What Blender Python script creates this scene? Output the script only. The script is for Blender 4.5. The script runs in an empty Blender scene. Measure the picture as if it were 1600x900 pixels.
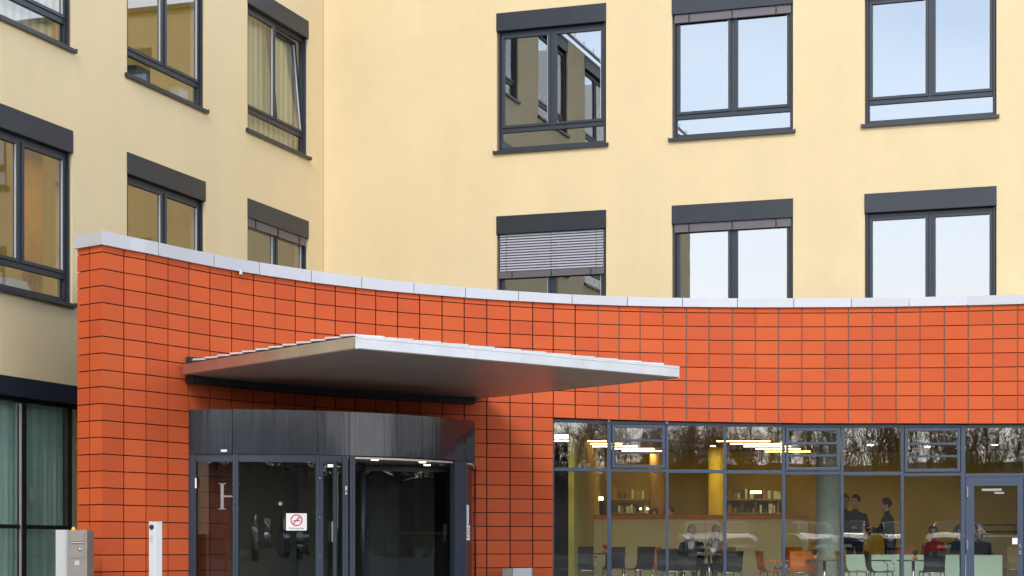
import bpy, bmesh, math, random
import numpy as np
from mathutils import Vector, Matrix, noise
random.seed(7)
SC = bpy.context.scene
COL = SC.collection
R = math.radians
# ------------------------------------------------------------------ camera, sky, sun, exposure
F, X0, YH, EYE = 2600.0, 1070.0, 862.0, 0.8      # focal length / principal point of the photograph, in its pixels
cam_d = bpy.data.cameras.new('camera'); cam = bpy.data.objects.new('camera', cam_d); COL.objects.link(cam)
cam.location = (0, 0, EYE); cam.rotation_euler = (R(90), 0, 0)
cam_d.sensor_width = 36; cam_d.lens = 36 * F / 1600
cam_d.shift_x = (800 - X0) / 1600; cam_d.shift_y = (YH - 450) / 1600
cam_d.clip_start = 0.1; cam_d.clip_end = 2000
SC.camera = cam
SUN_EL, SUN_AZ = 42.0, 181.0      # azimuth clockwise from +Y (north)
w = bpy.data.worlds.new('World'); SC.world = w; w.use_nodes = True
nt = w.node_tree; nt.nodes.clear()
def N(nt, typ, **kw):
    n = nt.nodes.new(typ)
    for k, v in kw.items():
        if k in n.inputs: n.inputs[k].default_value = v
        else: setattr(n, k, v)
    return n
def lk(nt, a, b): nt.links.new(a, b)
out = N(nt, 'ShaderNodeOutputWorld'); bg = N(nt, 'ShaderNodeBackground', Strength=0.13)
sky = N(nt, 'ShaderNodeTexSky', sky_type='NISHITA', sun_disc=False, sun_elevation=R(SUN_EL), sun_rotation=R(SUN_AZ), dust_density=1.6, air_density=1.1, altitude=100)
tc = N(nt, 'ShaderNodeTexCoord'); mp = N(nt, 'ShaderNodeMapping'); mp.inputs['Scale'].default_value = (1, 1, 3.6)
mp.inputs['Location'].default_value = (2.3, .7, .25)
no = N(nt, 'ShaderNodeTexNoise', Scale=1.9, Detail=7, Roughness=.55)
rp = N(nt, 'ShaderNodeValToRGB'); rp.color_ramp.elements[0].position = .38; rp.color_ramp.elements[1].position = .66
sx = N(nt, 'ShaderNodeSeparateXYZ'); mr = N(nt, 'ShaderNodeMapRange'); mr.inputs[1].default_value = .27; mr.inputs[2].default_value = .52
mr.inputs[3].default_value = .95; mr.inputs[4].default_value = .05
mx = N(nt, 'ShaderNodeMath', operation='MAXIMUM'); mm = N(nt, 'ShaderNodeMixRGB'); cr = N(nt, 'ShaderNodeValToRGB'); cr.color_ramp.elements[0].position = .155; cr.color_ramp.elements[0].color = (1, .99, .97, 1); cr.color_ramp.elements[1].position = .30; cr.color_ramp.elements[1].color = (.60, .77, 1.0, 1)
sc_ = N(nt, 'ShaderNodeVectorMath', operation='SCALE'); sc_.inputs['Scale'].default_value = 25
lk(nt, tc.outputs['Generated'], mp.inputs[0]); lk(nt, mp.outputs[0], no.inputs['Vector']); lk(nt, no.outputs[0], rp.inputs[0])
lk(nt, tc.outputs['Generated'], sx.inputs[0]); lk(nt, sx.outputs[2], mr.inputs[0])
ad = N(nt, 'ShaderNodeMath', operation='MULTIPLY'); ad.inputs[1].default_value = .30
lk(nt, rp.outputs[0], ad.inputs[0]); mx.operation = 'MAXIMUM'; lk(nt, ad.outputs[0], mx.inputs[0]); lk(nt, mr.outputs[0], mx.inputs[1])
cm = N(nt, 'ShaderNodeMixRGB'); cm.inputs[2].default_value = (1.12, 1.12, 1.12, 1); cf_ = N(nt, 'ShaderNodeMath', operation='MULTIPLY'); cf_.inputs[1].default_value = .45
lk(nt, rp.outputs[0], cf_.inputs[0]); lk(nt, cf_.outputs[0], cm.inputs[0]); lk(nt, cr.outputs[0], cm.inputs[1])
lk(nt, sx.outputs[2], cr.inputs[0]); lk(nt, cm.outputs[0], sc_.inputs[0]); lk(nt, sc_.outputs[0], mm.inputs[2]); lk(nt, mx.outputs[0], mm.inputs[0]); lk(nt, sky.outputs[0], mm.inputs[1]); lk(nt, mm.outputs[0], bg.inputs[0]); lk(nt, bg.outputs[0], out.inputs[0])
sd = bpy.data.lights.new('sun', 'SUN'); so = bpy.data.objects.new('sun', sd); COL.objects.link(so)
sd.energy = 1.45; sd.angle = R(16); sd.color = (1, .93, .82)
d = Vector((math.sin(R(SUN_AZ)) * math.cos(R(SUN_EL)), math.cos(R(SUN_AZ)) * math.cos(R(SUN_EL)), math.sin(R(SUN_EL))))
so.rotation_euler = d.to_track_quat('Z', 'Y').to_euler()
vs = SC.view_settings; vs.view_transform = 'Standard'; vs.look = 'None'; vs.gamma = 1; vs.exposure = 0.22; vs.use_curve_mapping = False
SC.cycles.transparent_max_bounces = 24; SC.cycles.max_bounces = 8; SC.cycles.glossy_bounces = 5

# ------------------------------------------------------------------ helpers
def P(px, py, Z): return Vector(((px - X0) / F * Z, Z, EYE + (YH - py) / F * Z))
def link(o, parent=None):
    COL.objects.link(o)
    if parent: o.parent = parent
    return o
def thing(name, label, cat, loc=(0, 0, 0), rz=0, group=None):
    o = bpy.data.objects.new(name, None); COL.objects.link(o); o.empty_display_size = .2
    o.location = loc; o.rotation_euler = (0, 0, rz); o['label'] = label; o['category'] = cat
    if group: o['group'] = group
    return o
def tag(o, label, cat, group=None):
    o['label'] = label; o['category'] = cat
    if group: o['group'] = group
    return o
class MB:
    def __init__(s): s.v = []; s.f = []; s.m = []; s.sm = []; s.tone = []
    def face(s, pts, m=0, tone=.5):
        n = len(s.v); s.v += [tuple(p) for p in pts]; s.f.append(list(range(n, n + len(pts)))); s.m.append(m); s.sm.append(False); s.tone.append(tone); return s
    def hexa(s, b, t, m=0, tone=.5):     # 4 bottom pts ccw, 4 top pts
        n = len(s.v); s.v += [tuple(p) for p in b] + [tuple(p) for p in t]
        for q in ((3, 2, 1, 0), (4, 5, 6, 7), (0, 1, 5, 4), (1, 2, 6, 5), (2, 3, 7, 6), (3, 0, 4, 7)):
            s.f.append([n + i for i in q]); s.m.append(m); s.sm.append(False); s.tone.append(tone)
        return s
    def box(s, x0, x1, y0, y1, z0, z1, m=0, tone=.5):
        return s.hexa([(x0, y0, z0), (x1, y0, z0), (x1, y1, z0), (x0, y1, z0)], [(x0, y0, z1), (x1, y0, z1), (x1, y1, z1), (x0, y1, z1)], m, tone)
    def bar(s, a, b, r0, r1=None, n=8, m=0, smooth=True, cap=True):
        a, b = Vector(a), Vector(b); r1 = r0 if r1 is None else r1
        d = (b - a).normalized(); u = d.orthogonal().normalized(); w_ = d.cross(u); k = len(s.v)
        for p, r in ((a, r0), (b, r1)):
            for i in range(n):
                t = 2 * math.pi * i / n; s.v.append(tuple(p + (u * math.cos(t) + w_ * math.sin(t)) * r))
        for i in range(n):
            j = (i + 1) % n; s.f.append([k + i, k + j, k + n + j, k + n + i]); s.m.append(m); s.sm.append(smooth); s.tone.append(.5)
        if cap:
            for q in (list(range(k + n - 1, k - 1, -1)), list(range(k + n, k + 2 * n))): s.f.append(q); s.m.append(m); s.sm.append(False); s.tone.append(.5)
        return s
    def tube(s, pts, r, n=8, m=0):
        for a, b in zip(pts[:-1], pts[1:]): s.bar(a, b, r, r, n, m)
        return s
    def lathe(s, prof, c=(0, 0, 0), n=20, m=0):      # prof [(r,z)]
        k = len(s.v)
        for r, z in prof:
            for i in range(n):
                t = 2 * math.pi * i / n; s.v.append((c[0] + r * math.cos(t), c[1] + r * math.sin(t), c[2] + z))
        for a in range(len(prof) - 1):
            for i in range(n):
                j = (i + 1) % n; s.f.append([k + a * n + i, k + a * n + j, k + (a + 1) * n + j, k + (a + 1) * n + i]); s.m.append(m); s.sm.append(True); s.tone.append(.5)
        return s
    def build(s, name, mat, parent=None, bevel=0, kind=None, smooth=False):
        me = bpy.data.meshes.new(name); me.from_pydata(s.v, [], s.f)
        mats = mat if isinstance(mat, (list, tuple)) else [mat]
        for q in mats: me.materials.append(q)
        me.polygons.foreach_set('material_index', s.m); me.polygons.foreach_set('use_smooth', [smooth or q for q in s.sm])
        at = me.attributes.new('tone', 'FLOAT', 'FACE'); at.data.foreach_set('value', s.tone)
        me.update(); o = bpy.data.objects.new(name, me); link(o, parent)
        if bevel:
            b = o.modifiers.new('bevel', 'BEVEL'); b.width = bevel; b.segments = 2; b.limit_method = 'ANGLE'
        if kind: o['kind'] = kind
        return o
MT = {}
def mat(name, col, rough=.6, metal=0, var=0.0, vscale=3.0, bump=0.0, bscale=60.0, tone=0.0, col2=None, spec=.5, emit=None, estr=1, coat=0, streak=0):
    m = bpy.data.materials.new(name); m.use_nodes = True; t = m.node_tree; b = t.nodes['Principled BSDF']
    b.inputs['Base Color'].default_value = (*col, 1); b.inputs['Roughness'].default_value = rough; b.inputs['Metallic'].default_value = metal
    b.inputs['Specular IOR Level'].default_value = spec; b.inputs['Coat Weight'].default_value = coat
    tcx = N(t, 'ShaderNodeTexCoord'); src = None
    if var or col2:
        n1 = N(t, 'ShaderNodeTexNoise', Scale=vscale, Detail=6, Roughness=.6); lk(t, tcx.outputs['Object'], n1.inputs['Vector'])
        if streak:
            mpp = N(t, 'ShaderNodeMapping'); mpp.inputs['Scale'].default_value = (1, 1, streak); lk(t, tcx.outputs['Object'], mpp.inputs[0]); lk(t, mpp.outputs[0], n1.inputs['Vector'])
        r_ = N(t, 'ShaderNodeMapRange'); r_.inputs[1].default_value = .3; r_.inputs[2].default_value = .7
        lk(t, n1.outputs[0], r_.inputs[0])
        mixc = N(t, 'ShaderNodeMixRGB'); mixc.inputs[1].default_value = (*col, 1)
        c2 = col2 if col2 else tuple(max(0, c * (1 - var)) for c in col); mixc.inputs[2].default_value = (*c2, 1)
        lk(t, r_.outputs[0], mixc.inputs[0]); src = mixc.outputs[0]
    if tone:
        at = N(t, 'ShaderNodeAttribute', attribute_name='tone'); hs = N(t, 'ShaderNodeHueSaturation')
        r2 = N(t, 'ShaderNodeMapRange'); r2.inputs[3].default_value = 1 - tone; r2.inputs[4].default_value = 1 + tone
        r3 = N(t, 'ShaderNodeMapRange'); r3.inputs[3].default_value = .5 - tone * .035; r3.inputs[4].default_value = .5 + tone * .035
        lk(t, at.outputs['Fac'], r2.inputs[0]); lk(t, at.outputs['Fac'], r3.inputs[0]); lk(t, r2.outputs[0], hs.inputs['Value']); lk(t, r3.outputs[0], hs.inputs['Hue'])
        if src: lk(t, src, hs.inputs['Color'])
        else: hs.inputs['Color'].default_value = (*col, 1)
        src = hs.outputs[0]
    if src: lk(t, src, b.inputs['Base Color'])
    if bump:
        n2 = N(t, 'ShaderNodeTexNoise', Scale=bscale, Detail=5, Roughness=.65); lk(t, tcx.outputs['Object'], n2.inputs['Vector'])
        bp = N(t, 'ShaderNodeBump', Strength=bump, Distance=.02); lk(t, n2.outputs[0], bp.inputs['Height']); lk(t, bp.outputs[0], b.inputs['Normal'])
        n3 = N(t, 'ShaderNodeMapRange'); n3.inputs[3].default_value = max(0, rough - .1); n3.inputs[4].default_value = min(1, rough + .1)
        lk(t, n2.outputs[0], n3.inputs[0]); lk(t, n3.outputs[0], b.inputs['Roughness'])
    if emit:
        b.inputs['Emission Color'].default_value = (*emit, 1); b.inputs['Emission Strength'].default_value = estr
    MT[name] = m; return m
def glass(name, base, tint, wav=.0, wscale=2.0, gcol=(1, 1, 1), power=5):
    m = bpy.data.materials.new(name); m.use_nodes = True; t = m.node_tree; t.nodes.clear()
    o = N(t, 'ShaderNodeOutputMaterial'); mi = N(t, 'ShaderNodeMixShader'); tr = N(t, 'ShaderNodeBsdfTransparent'); gl = N(t, 'ShaderNodeBsdfGlossy', Roughness=0.0)
    tr.inputs[0].default_value = (*tint, 1); gl.inputs[0].default_value = (*gcol, 1)
    lw = N(t, 'ShaderNodeLayerWeight', Blend=.5); pw = N(t, 'ShaderNodeMath', operation='POWER'); pw.inputs[1].default_value = power
    mr_ = N(t, 'ShaderNodeMapRange'); mr_.inputs[3].default_value = base; mr_.inputs[4].default_value = 1
    lk(t, lw.outputs['Facing'], pw.inputs[0]); lk(t, pw.outputs[0], mr_.inputs[0]); lk(t, mr_.outputs[0], mi.inputs[0])
    lk(t, tr.outputs[0], mi.inputs[1]); lk(t, gl.outputs[0], mi.inputs[2]); lk(t, mi.outputs[0], o.inputs[0])
    if wav:
        tcx = N(t, 'ShaderNodeTexCoord'); n2 = N(t, 'ShaderNodeTexNoise', Scale=wscale, Detail=1); lk(t, tcx.outputs['Object'], n2.inputs['Vector'])
        bp = N(t, 'ShaderNodeBump', Strength=wav, Distance=.02); lk(t, n2.outputs[0], bp.inputs['Height']); lk(t, bp.outputs[0], gl.inputs['Normal'])
    MT[name] = m; return m
mat('render_yellow', (.79, .63, .375), .9, var=.06, vscale=.8, bump=.4, bscale=55)
_t = MT['render_yellow'].node_tree; _b = _t.nodes['Principled BSDF']; _n = N(_t, 'ShaderNodeTexNoise', Scale=1.3, Detail=6, Roughness=.6); _m = N(_t, 'ShaderNodeMapping'); _m.inputs['Scale'].default_value = (1, 1, .10); _c = N(_t, 'ShaderNodeTexCoord')
lk(_t, _c.outputs['Object'], _m.inputs[0]); lk(_t, _m.outputs[0], _n.inputs['Vector']); _r = N(_t, 'ShaderNodeMapRange'); _r.inputs[1].default_value = .35; _r.inputs[2].default_value = .75; _r.inputs[3].default_value = 1; _r.inputs[4].default_value = .95
lk(_t, _n.outputs[0], _r.inputs[0]); _x = N(_t, 'ShaderNodeMixRGB', blend_type='MULTIPLY'); _x.inputs[0].default_value = 1; lk(_t, _b.inputs['Base Color'].links[0].from_socket, _x.inputs[1]); lk(_t, _r.outputs[0], _x.inputs[2]); lk(_t, _x.outputs[0], _b.inputs['Base Color'])
mat('render_joint', (.42, .32, .19), .9)
mat('terracotta', (.60, .096, .021), .8, var=.10, vscale=1.1, bump=.12, bscale=90, tone=.058)
mat('tile_back', (.035, .014, .01), .8)
mat('joint_metal', (.17, .13, .105), .6)
mat('coping', (.54, .55, .59), .42, metal=.15, var=.05, vscale=2, tone=.05)
mat('anthracite', (.022, .030, .042), .38, var=.15, vscale=4)
mat('anthracite_gloss', (.026, .033, .044), .34, var=.3, vscale=1.2, streak=.15, spec=.4)
mat('anthracite_frame', (.022, .031, .044), .42)
mat('frame_navy', (.028, .042, .068), .35, var=.1, vscale=5)
mat('frame_blue', (.044, .066, .108), .38, var=.1, vscale=5)
mat('gasket', (.012, .013, .015), .6)
mat('blind_grey', (.50, .50, .56), .45, metal=.2)
mat('blind_pack', (.17, .15, .165), .5, metal=.2, var=.15, vscale=20, streak=8)
mat('alu', (.52, .53, .55), .32, metal=.6, var=.16, vscale=3)
mat('alu_dull', (.62, .57, .52), .30, metal=.85, var=.18, vscale=2.5)
mat('fascia_gloss', (.019, .027, .044), .16, metal=.15, var=.3, vscale=1.2, streak=.15, coat=.35)
_t = MT['fascia_gloss'].node_tree; _b = _t.nodes['Principled BSDF']; _n = N(_t, 'ShaderNodeTexNoise', Scale=5.0, Detail=4); _m = N(_t, 'ShaderNodeMapping'); _m.inputs['Scale'].default_value = (1, 1, .06); _c = N(_t, 'ShaderNodeTexCoord')
lk(_t, _c.outputs['Object'], _m.inputs[0]); lk(_t, _m.outputs[0], _n.inputs['Vector']); _bp = N(_t, 'ShaderNodeBump', Strength=.5, Distance=.02); lk(_t, _n.outputs[0], _bp.inputs['Height']); lk(_t, _bp.outputs[0], _b.inputs['Normal']); lk(_t, _bp.outputs[0], _b.inputs['Coat Normal'])
mat('soffit', (.58, .52, .47), .34, metal=.4, var=.12, vscale=1.5, tone=.05)
mat('black_steel', (.012, .012, .014), .5)
mat('roof_plate', (.66, .67, .65), .6, var=.12, vscale=6)
mat('chrome', (.8, .81, .83), .14, metal=1)
mat('steel', (.33, .30, .28), .45, metal=.45, var=.12, vscale=8)
mat('steel_light', (.55, .56, .58), .4, metal=.3)
mat('white_paint', (.74, .76, .78), .45, var=.05, vscale=6)
mat('white_plastic', (.8, .8, .79), .5)
mat('red_print', (.62, .02, .03), .5)
mat('black_print', (.015, .015, .018), .5)
mat('grey_print', (.38, .39, .42), .6)
mat('cafe_floor_mat', (.42, .38, .28), .5, var=.1)
mat('frosted', (.26, .27, .28), .7)
mat('amber', (.9, .25, .02), .3, emit=(1, .20, .01), estr=1.6)
mat('room_wall', (.42, .36, .25), .9, var=.08)
mat('room_yellow', (.66, .46, .10), .9, var=.08)
mat('room_ceiling', (.6, .58, .52), .9)
mat('room_floor', (.12, .1, .08), .7)
mat('blind_fabric', (.66, .59, .38), .9, var=.05, tone=.2)
mat('blind_teal', (.40, .56, .55), .9, var=.05, tone=.13)
mat('curtain', (.95, .36, .03), .9, var=.2, vscale=6)
mat('mustard', (.44, .345, .055), .85, var=.25, vscale=.8)
mat('cafe_ceiling', (.17, .12, .06), .85)
mat('cream', (.86, .83, .50), .7, var=.07, vscale=1.2)
mat('mint', (.66, .85, .72), .5, var=.05)
mat('orange_wood', (.72, .24, .03), .5, var=.15, vscale=5)
mat('yellow_paint', (.88, .72, .06), .6)
mat('concrete', (.40, .45, .41), .8, var=.25, vscale=3, bump=.1)
mat('tube_light', (1, .8, .5), .5, emit=(1, .56, .18), estr=24)
mat('downlight', (1, .8, .5), .5, emit=(1, .74, .40), estr=150)
mat('spot_light', (1, .8, .5), .5, emit=(1, .72, .38), estr=14)
mat('room_light', (1, .9, .6), .5, emit=(1, .85, .5), estr=5)
mat('chair_black', (.018, .018, .022), .45)
mat('chair_orange', (.62, .16, .015), .5, var=.15, vscale=6)
mat('chair_wood', (.42, .28, .10), .5, var=.15, vscale=6)
mat('table_top', (.12, .11, .11), .3)
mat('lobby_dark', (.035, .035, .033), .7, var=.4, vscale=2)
mat('lobby_panel', (.16, .17, .15), .6, var=.4, vscale=2.5, streak=.2)
mat('asphalt', (.055, .055, .06), .9, var=.3, vscale=.6, bump=.4, bscale=20)
mat('paving', (.22, .21, .2), .85, var=.2, vscale=.8, bump=.2)
mat('bank', (.034, .026, .014), .95, var=.4, vscale=.15, bump=.5, bscale=2)
mat('bark', (.085, .060, .042), .9)
mat('skin', (.55, .30, .20), .55); mat('hair_dark', (.02, .014, .01), .6); mat('hair_fair', (.42, .27, .12), .6)
mat('cloth_black', (.012, .012, .016), .85); mat('cloth_beige', (.34, .25, .17), .85); mat('cloth_red', (.42, .015, .015), .85)
mat('cloth_grey', (.11, .12, .13), .85); mat('cloth_blue', (.04, .06, .12), .85); mat('shirt', (.7, .7, .7), .8)
mat('tyre', (.02, .02, .02), .8); mat('car_white', (.34, .34, .35), .3, coat=.3); mat('car_dark', (.03, .04, .06), .25, coat=.6); mat('car_silver', (.14, .15, .17), .35, metal=.4, coat=.3)
mat('headlamp', (.85, .87, .9), .1, metal=.6)
glass('window_glass', .24, (.36, .36, .36), wav=.012, wscale=1.3, gcol=(.88, .94, 1))
glass('cafe_glass', .085, (.965, .98, .94), wav=.03, wscale=1.6)
glass('clear_glass', .085, (.86, .88, .86), wav=.012, wscale=1.3)
glass('door_glass', .065, (.66, .70, .68), wav=.10, wscale=2.2)
glass('car_glass', .25, (.1, .1, .12))
M = MT

# ------------------------------------------------------------------ ground
g = MB()
def gz(x, y):
    zb = float(np.interp(-y, [2, 8, 45, 75, 110, 400], [0, .6, .6, 7.0, 9.8, 12.0])); zs_ = float(np.interp(abs(x), [58, 88, 300], [0, 8.0, 11.0])) * (1 if x > 0 else .8)
    return max(zb, zs_) + (.5 * noise.noise(Vector((x * .05, y * .05, 0))) if max(zb, zs_) > 2 else 0)
gxs = [-300, -200, -140, -110, -88, -80, -72, -65, -58, -40, -20, 0, 20, 40, 58, 65, 72, 80, 88, 110, 140, 200, 300]; gys = [500, 200, 110, 70, 40, 12, -2, -8, -25, -45, -52, -60, -68, -75, -90, -110, -200, -400]
for i in range(len(gys) - 1):
    for j in range(len(gxs) - 1):
        q4 = [(gxs[j], gys[i + 1]), (gxs[j + 1], gys[i + 1]), (gxs[j + 1], gys[i]), (gxs[j], gys[i])]
        g.face([(x, y, gz(x, y)) for x, y in q4], 1 if (gys[i] <= -45 or abs(gxs[j] + gxs[j + 1]) / 2 > 58) else 0)
g.build('ground', [M['asphalt'], M['bank']], kind='structure')
pv = MB()
for i in range(30):
    for j in range(26):
        x, y = -12 + i * .8 + random.uniform(-.002, .002), 12.4 + j * .6
        if y > 28.8: continue
        pv.box(x, x + .785, y, y + .585, -.05, .02 + random.uniform(0, .003), 0, random.random())
pv.build('pavement', M['paving'], kind='structure')

# ------------------------------------------------------------------ upper yellow building
def Zl(px): return 33.2 * 1325 / (1830 - px)
def Zr(px): return 33.2 * 8405 / (7900 + px)
L0 = P(505, YH, 33.2); L0.z = 0
_a = P(121, YH, Zl(121)); _b = P(1500, YH, Zr(1500)); _a.z = _b.z = 0
UL = (L0 - _a).normalized(); UR = (_b - L0).normalized()          # both run left to right in the picture
UR = Vector((UL.y, -UL.x, 0))                                     # the two wings meet at a right angle
def frame_mat(u, org):
    y = Vector((-u.y, u.x, 0)); m = Matrix.Identity(4)
    for i in range(3): m[i][0] = u[i]; m[i][1] = y[i]; m[i][3] = org[i]
    return m
def u_of(px, u):     # distance along wall from the corner L0
    # solve L0 + u*t on the ray px
    k = (px - X0) / F
    return (k * L0.y - L0.x) / (u.x - k * u.y)
SILL, HEAD, STOREY = 7.70 + EYE, 6.475 + 3.92 + EYE, 3.92
bld = thing('building', 'yellow rendered office building with two wings meeting in an inner corner', 'building', L0)
ML = frame_mat(UL, (0, 0, 0)); MR = frame_mat(UR, (0, 0, 0))
wins_R = [(776, 947), (1050, 1239), (1351, 1557)]
wins_L = [(-43, 113), (198.3, 320.3), (386.7, 481.3)]
UWR = [(u_of(a, UR), u_of(b, UR)) for a, b in wins_R]
UWL = [(u_of(a, UL), u_of(b, UL)) for a, b in wins_L]
dR = UWR[2][0] - UWR[1][0]; UWR += [(UWR[2][0] + dR * k, UWR[2][1] + dR * k) for k in (1, 2)]
dL = UWL[2][0] - UWL[1][0]; UWL = [(UWL[0][0] - dL * k, UWL[0][1] - dL * k) for k in (4, 3, 2, 1)] + UWL
RE = UWR[-1][1] + 1.2; LE = UWL[0][0] - 1.2
ROOF_R, ROOF_L = EYE + 11.12, EYE + 14.36
WH = HEAD - SILL
def wall_mesh(umin, umax, z0, z1, holes, T=.3, name='wall'):
    us = sorted({umin, umax, *[h[0] for h in holes], *[h[1] for h in holes]}); zz = sorted({z0, z1, *[h[2] for h in holes], *[h[3] for h in holes]})
    b = MB()
    def hole(u, z): return any(h[0] - 1e-4 < u < h[1] + 1e-4 and h[2] < z < h[3] for h in holes)
    for i in range(len(us) - 1):
        for j in range(len(zz) - 1):
            a, c, e, f_ = us[i], us[i + 1], zz[j], zz[j + 1]
            if hole((a + c) / 2, (e + f_) / 2): continue
            b.face([(a, 0, e), (c, 0, e), (c, 0, f_), (a, 0, f_)]); b.face([(a, T, f_), (c, T, f_), (c, T, e), (a, T, e)])
    for a, c, e, f_ in holes:
        b.face([(a, 0, e), (a, 0, f_), (a, T, f_), (a, T, e)]); b.face([(c, 0, e), (c, T, e), (c, T, f_), (c, 0, f_)])
        b.face([(a, 0, f_), (c, 0, f_), (c, T, f_), (a, T, f_)]); b.face([(a, 0, e), (a, T, e), (c, T, e), (c, 0, e)])
    b.face([(umin, 0, z1), (umax, 0, z1), (umax, T, z1), (umin, T, z1)])
    return b
holesR = [(a, b, SILL - STOREY * k, HEAD - STOREY * k) for a, b in UWR for k in (0, 1)]
holesL = [(a, b, SILL - STOREY * k, HEAD - STOREY * k) for a, b in UWL for k in (-1, 0, 1)]
gl0, gl1 = u_of(-150, UL), u_of(150, UL)
holesL.append((gl0, gl1, .0, 2.55 + EYE))
def place(o, Mx): o.matrix_local = Mx; return o
place(wall_mesh(0, RE, 3.9, ROOF_R, holesR).build('wall', M['render_yellow'], bld), MR)
place(wall_mesh(LE, 0, 0, ROOF_L, holesL).build('wall', M['render_yellow'], bld), ML)
j = MB(); j.box(-.0, .012, -.006, .004, 4.2, ROOF_R, 0); place(j.build('corner_joint', M['render_joint'], bld), MR)
# roof edges, roofs, backs, floors, room walls
DEP = 6.0
for Mx, a, b, zr, nf in ((MR, -6.3, RE, ROOF_R, 3), (ML, LE, 0, ROOF_L, 4)):
    q = MB(); q.box(a if a > -5 else .32, b, -.10, DEP, zr, zr + .09); place(q.build('roof', M['anthracite_frame'], bld), Mx)
    q = MB(); q.box(a if a > -5 else 0, b, DEP, DEP + .2, 3.5 if Mx is MR else 0, zr)
    place(q.build('rear_wall', M['room_wall' if Mx is MR else 'room_yellow'], bld), Mx)
    q = MB(); q.box(b, b + .2, 0.01, DEP, 3.5, zr) if Mx is MR else q.box(a - .2, a, .01, DEP, 0, zr)
    place(q.build('end_wall', M['render_yellow'], bld), Mx)
    for k in range(nf):
        zf = SILL - STOREY * (2 - k) - .75 if k else .02
        if k: q = MB(); q.box(a if a > -5 else .3, b, .3, DEP, zf - .3, zf, 0); place(q.build('floor_slab', [M['room_ceiling'], M['room_floor']], bld), Mx)
q = MB(); q.box(.02, .22, .02, DEP + .2, 0, ROOF_L); place(q.build('end_wall', M['room_wall'], bld), ML)
us_ = [a for a, b in UWR]; q = MB()
for a in us_[1:]: q.box(a - .9, a - .8, .3, DEP, 4.3, ROOF_R)
place(q.build('partition_wall', M['room_wall'], bld), MR)
q = MB()
for a, b in UWL[1:]: q.box(a - .9, a - .8, .3, DEP, 0, ROOF_L)
place(q.build('partition_wall', M['room_yellow'], bld), ML)
# gutter with snow guards, visible mirrored in the glass
q = MB(); q.bar((LE, -.14, ROOF_L + .05), (0, -.14, ROOF_L + .05), .05)
for i in range(34): q.bar((LE + i * .8, -.14, ROOF_L + .1), (LE + i * .8, -.14, ROOF_L + .22), .012, n=5)
place(q.build('gutter', M['steel_light'], bld), ML)

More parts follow.
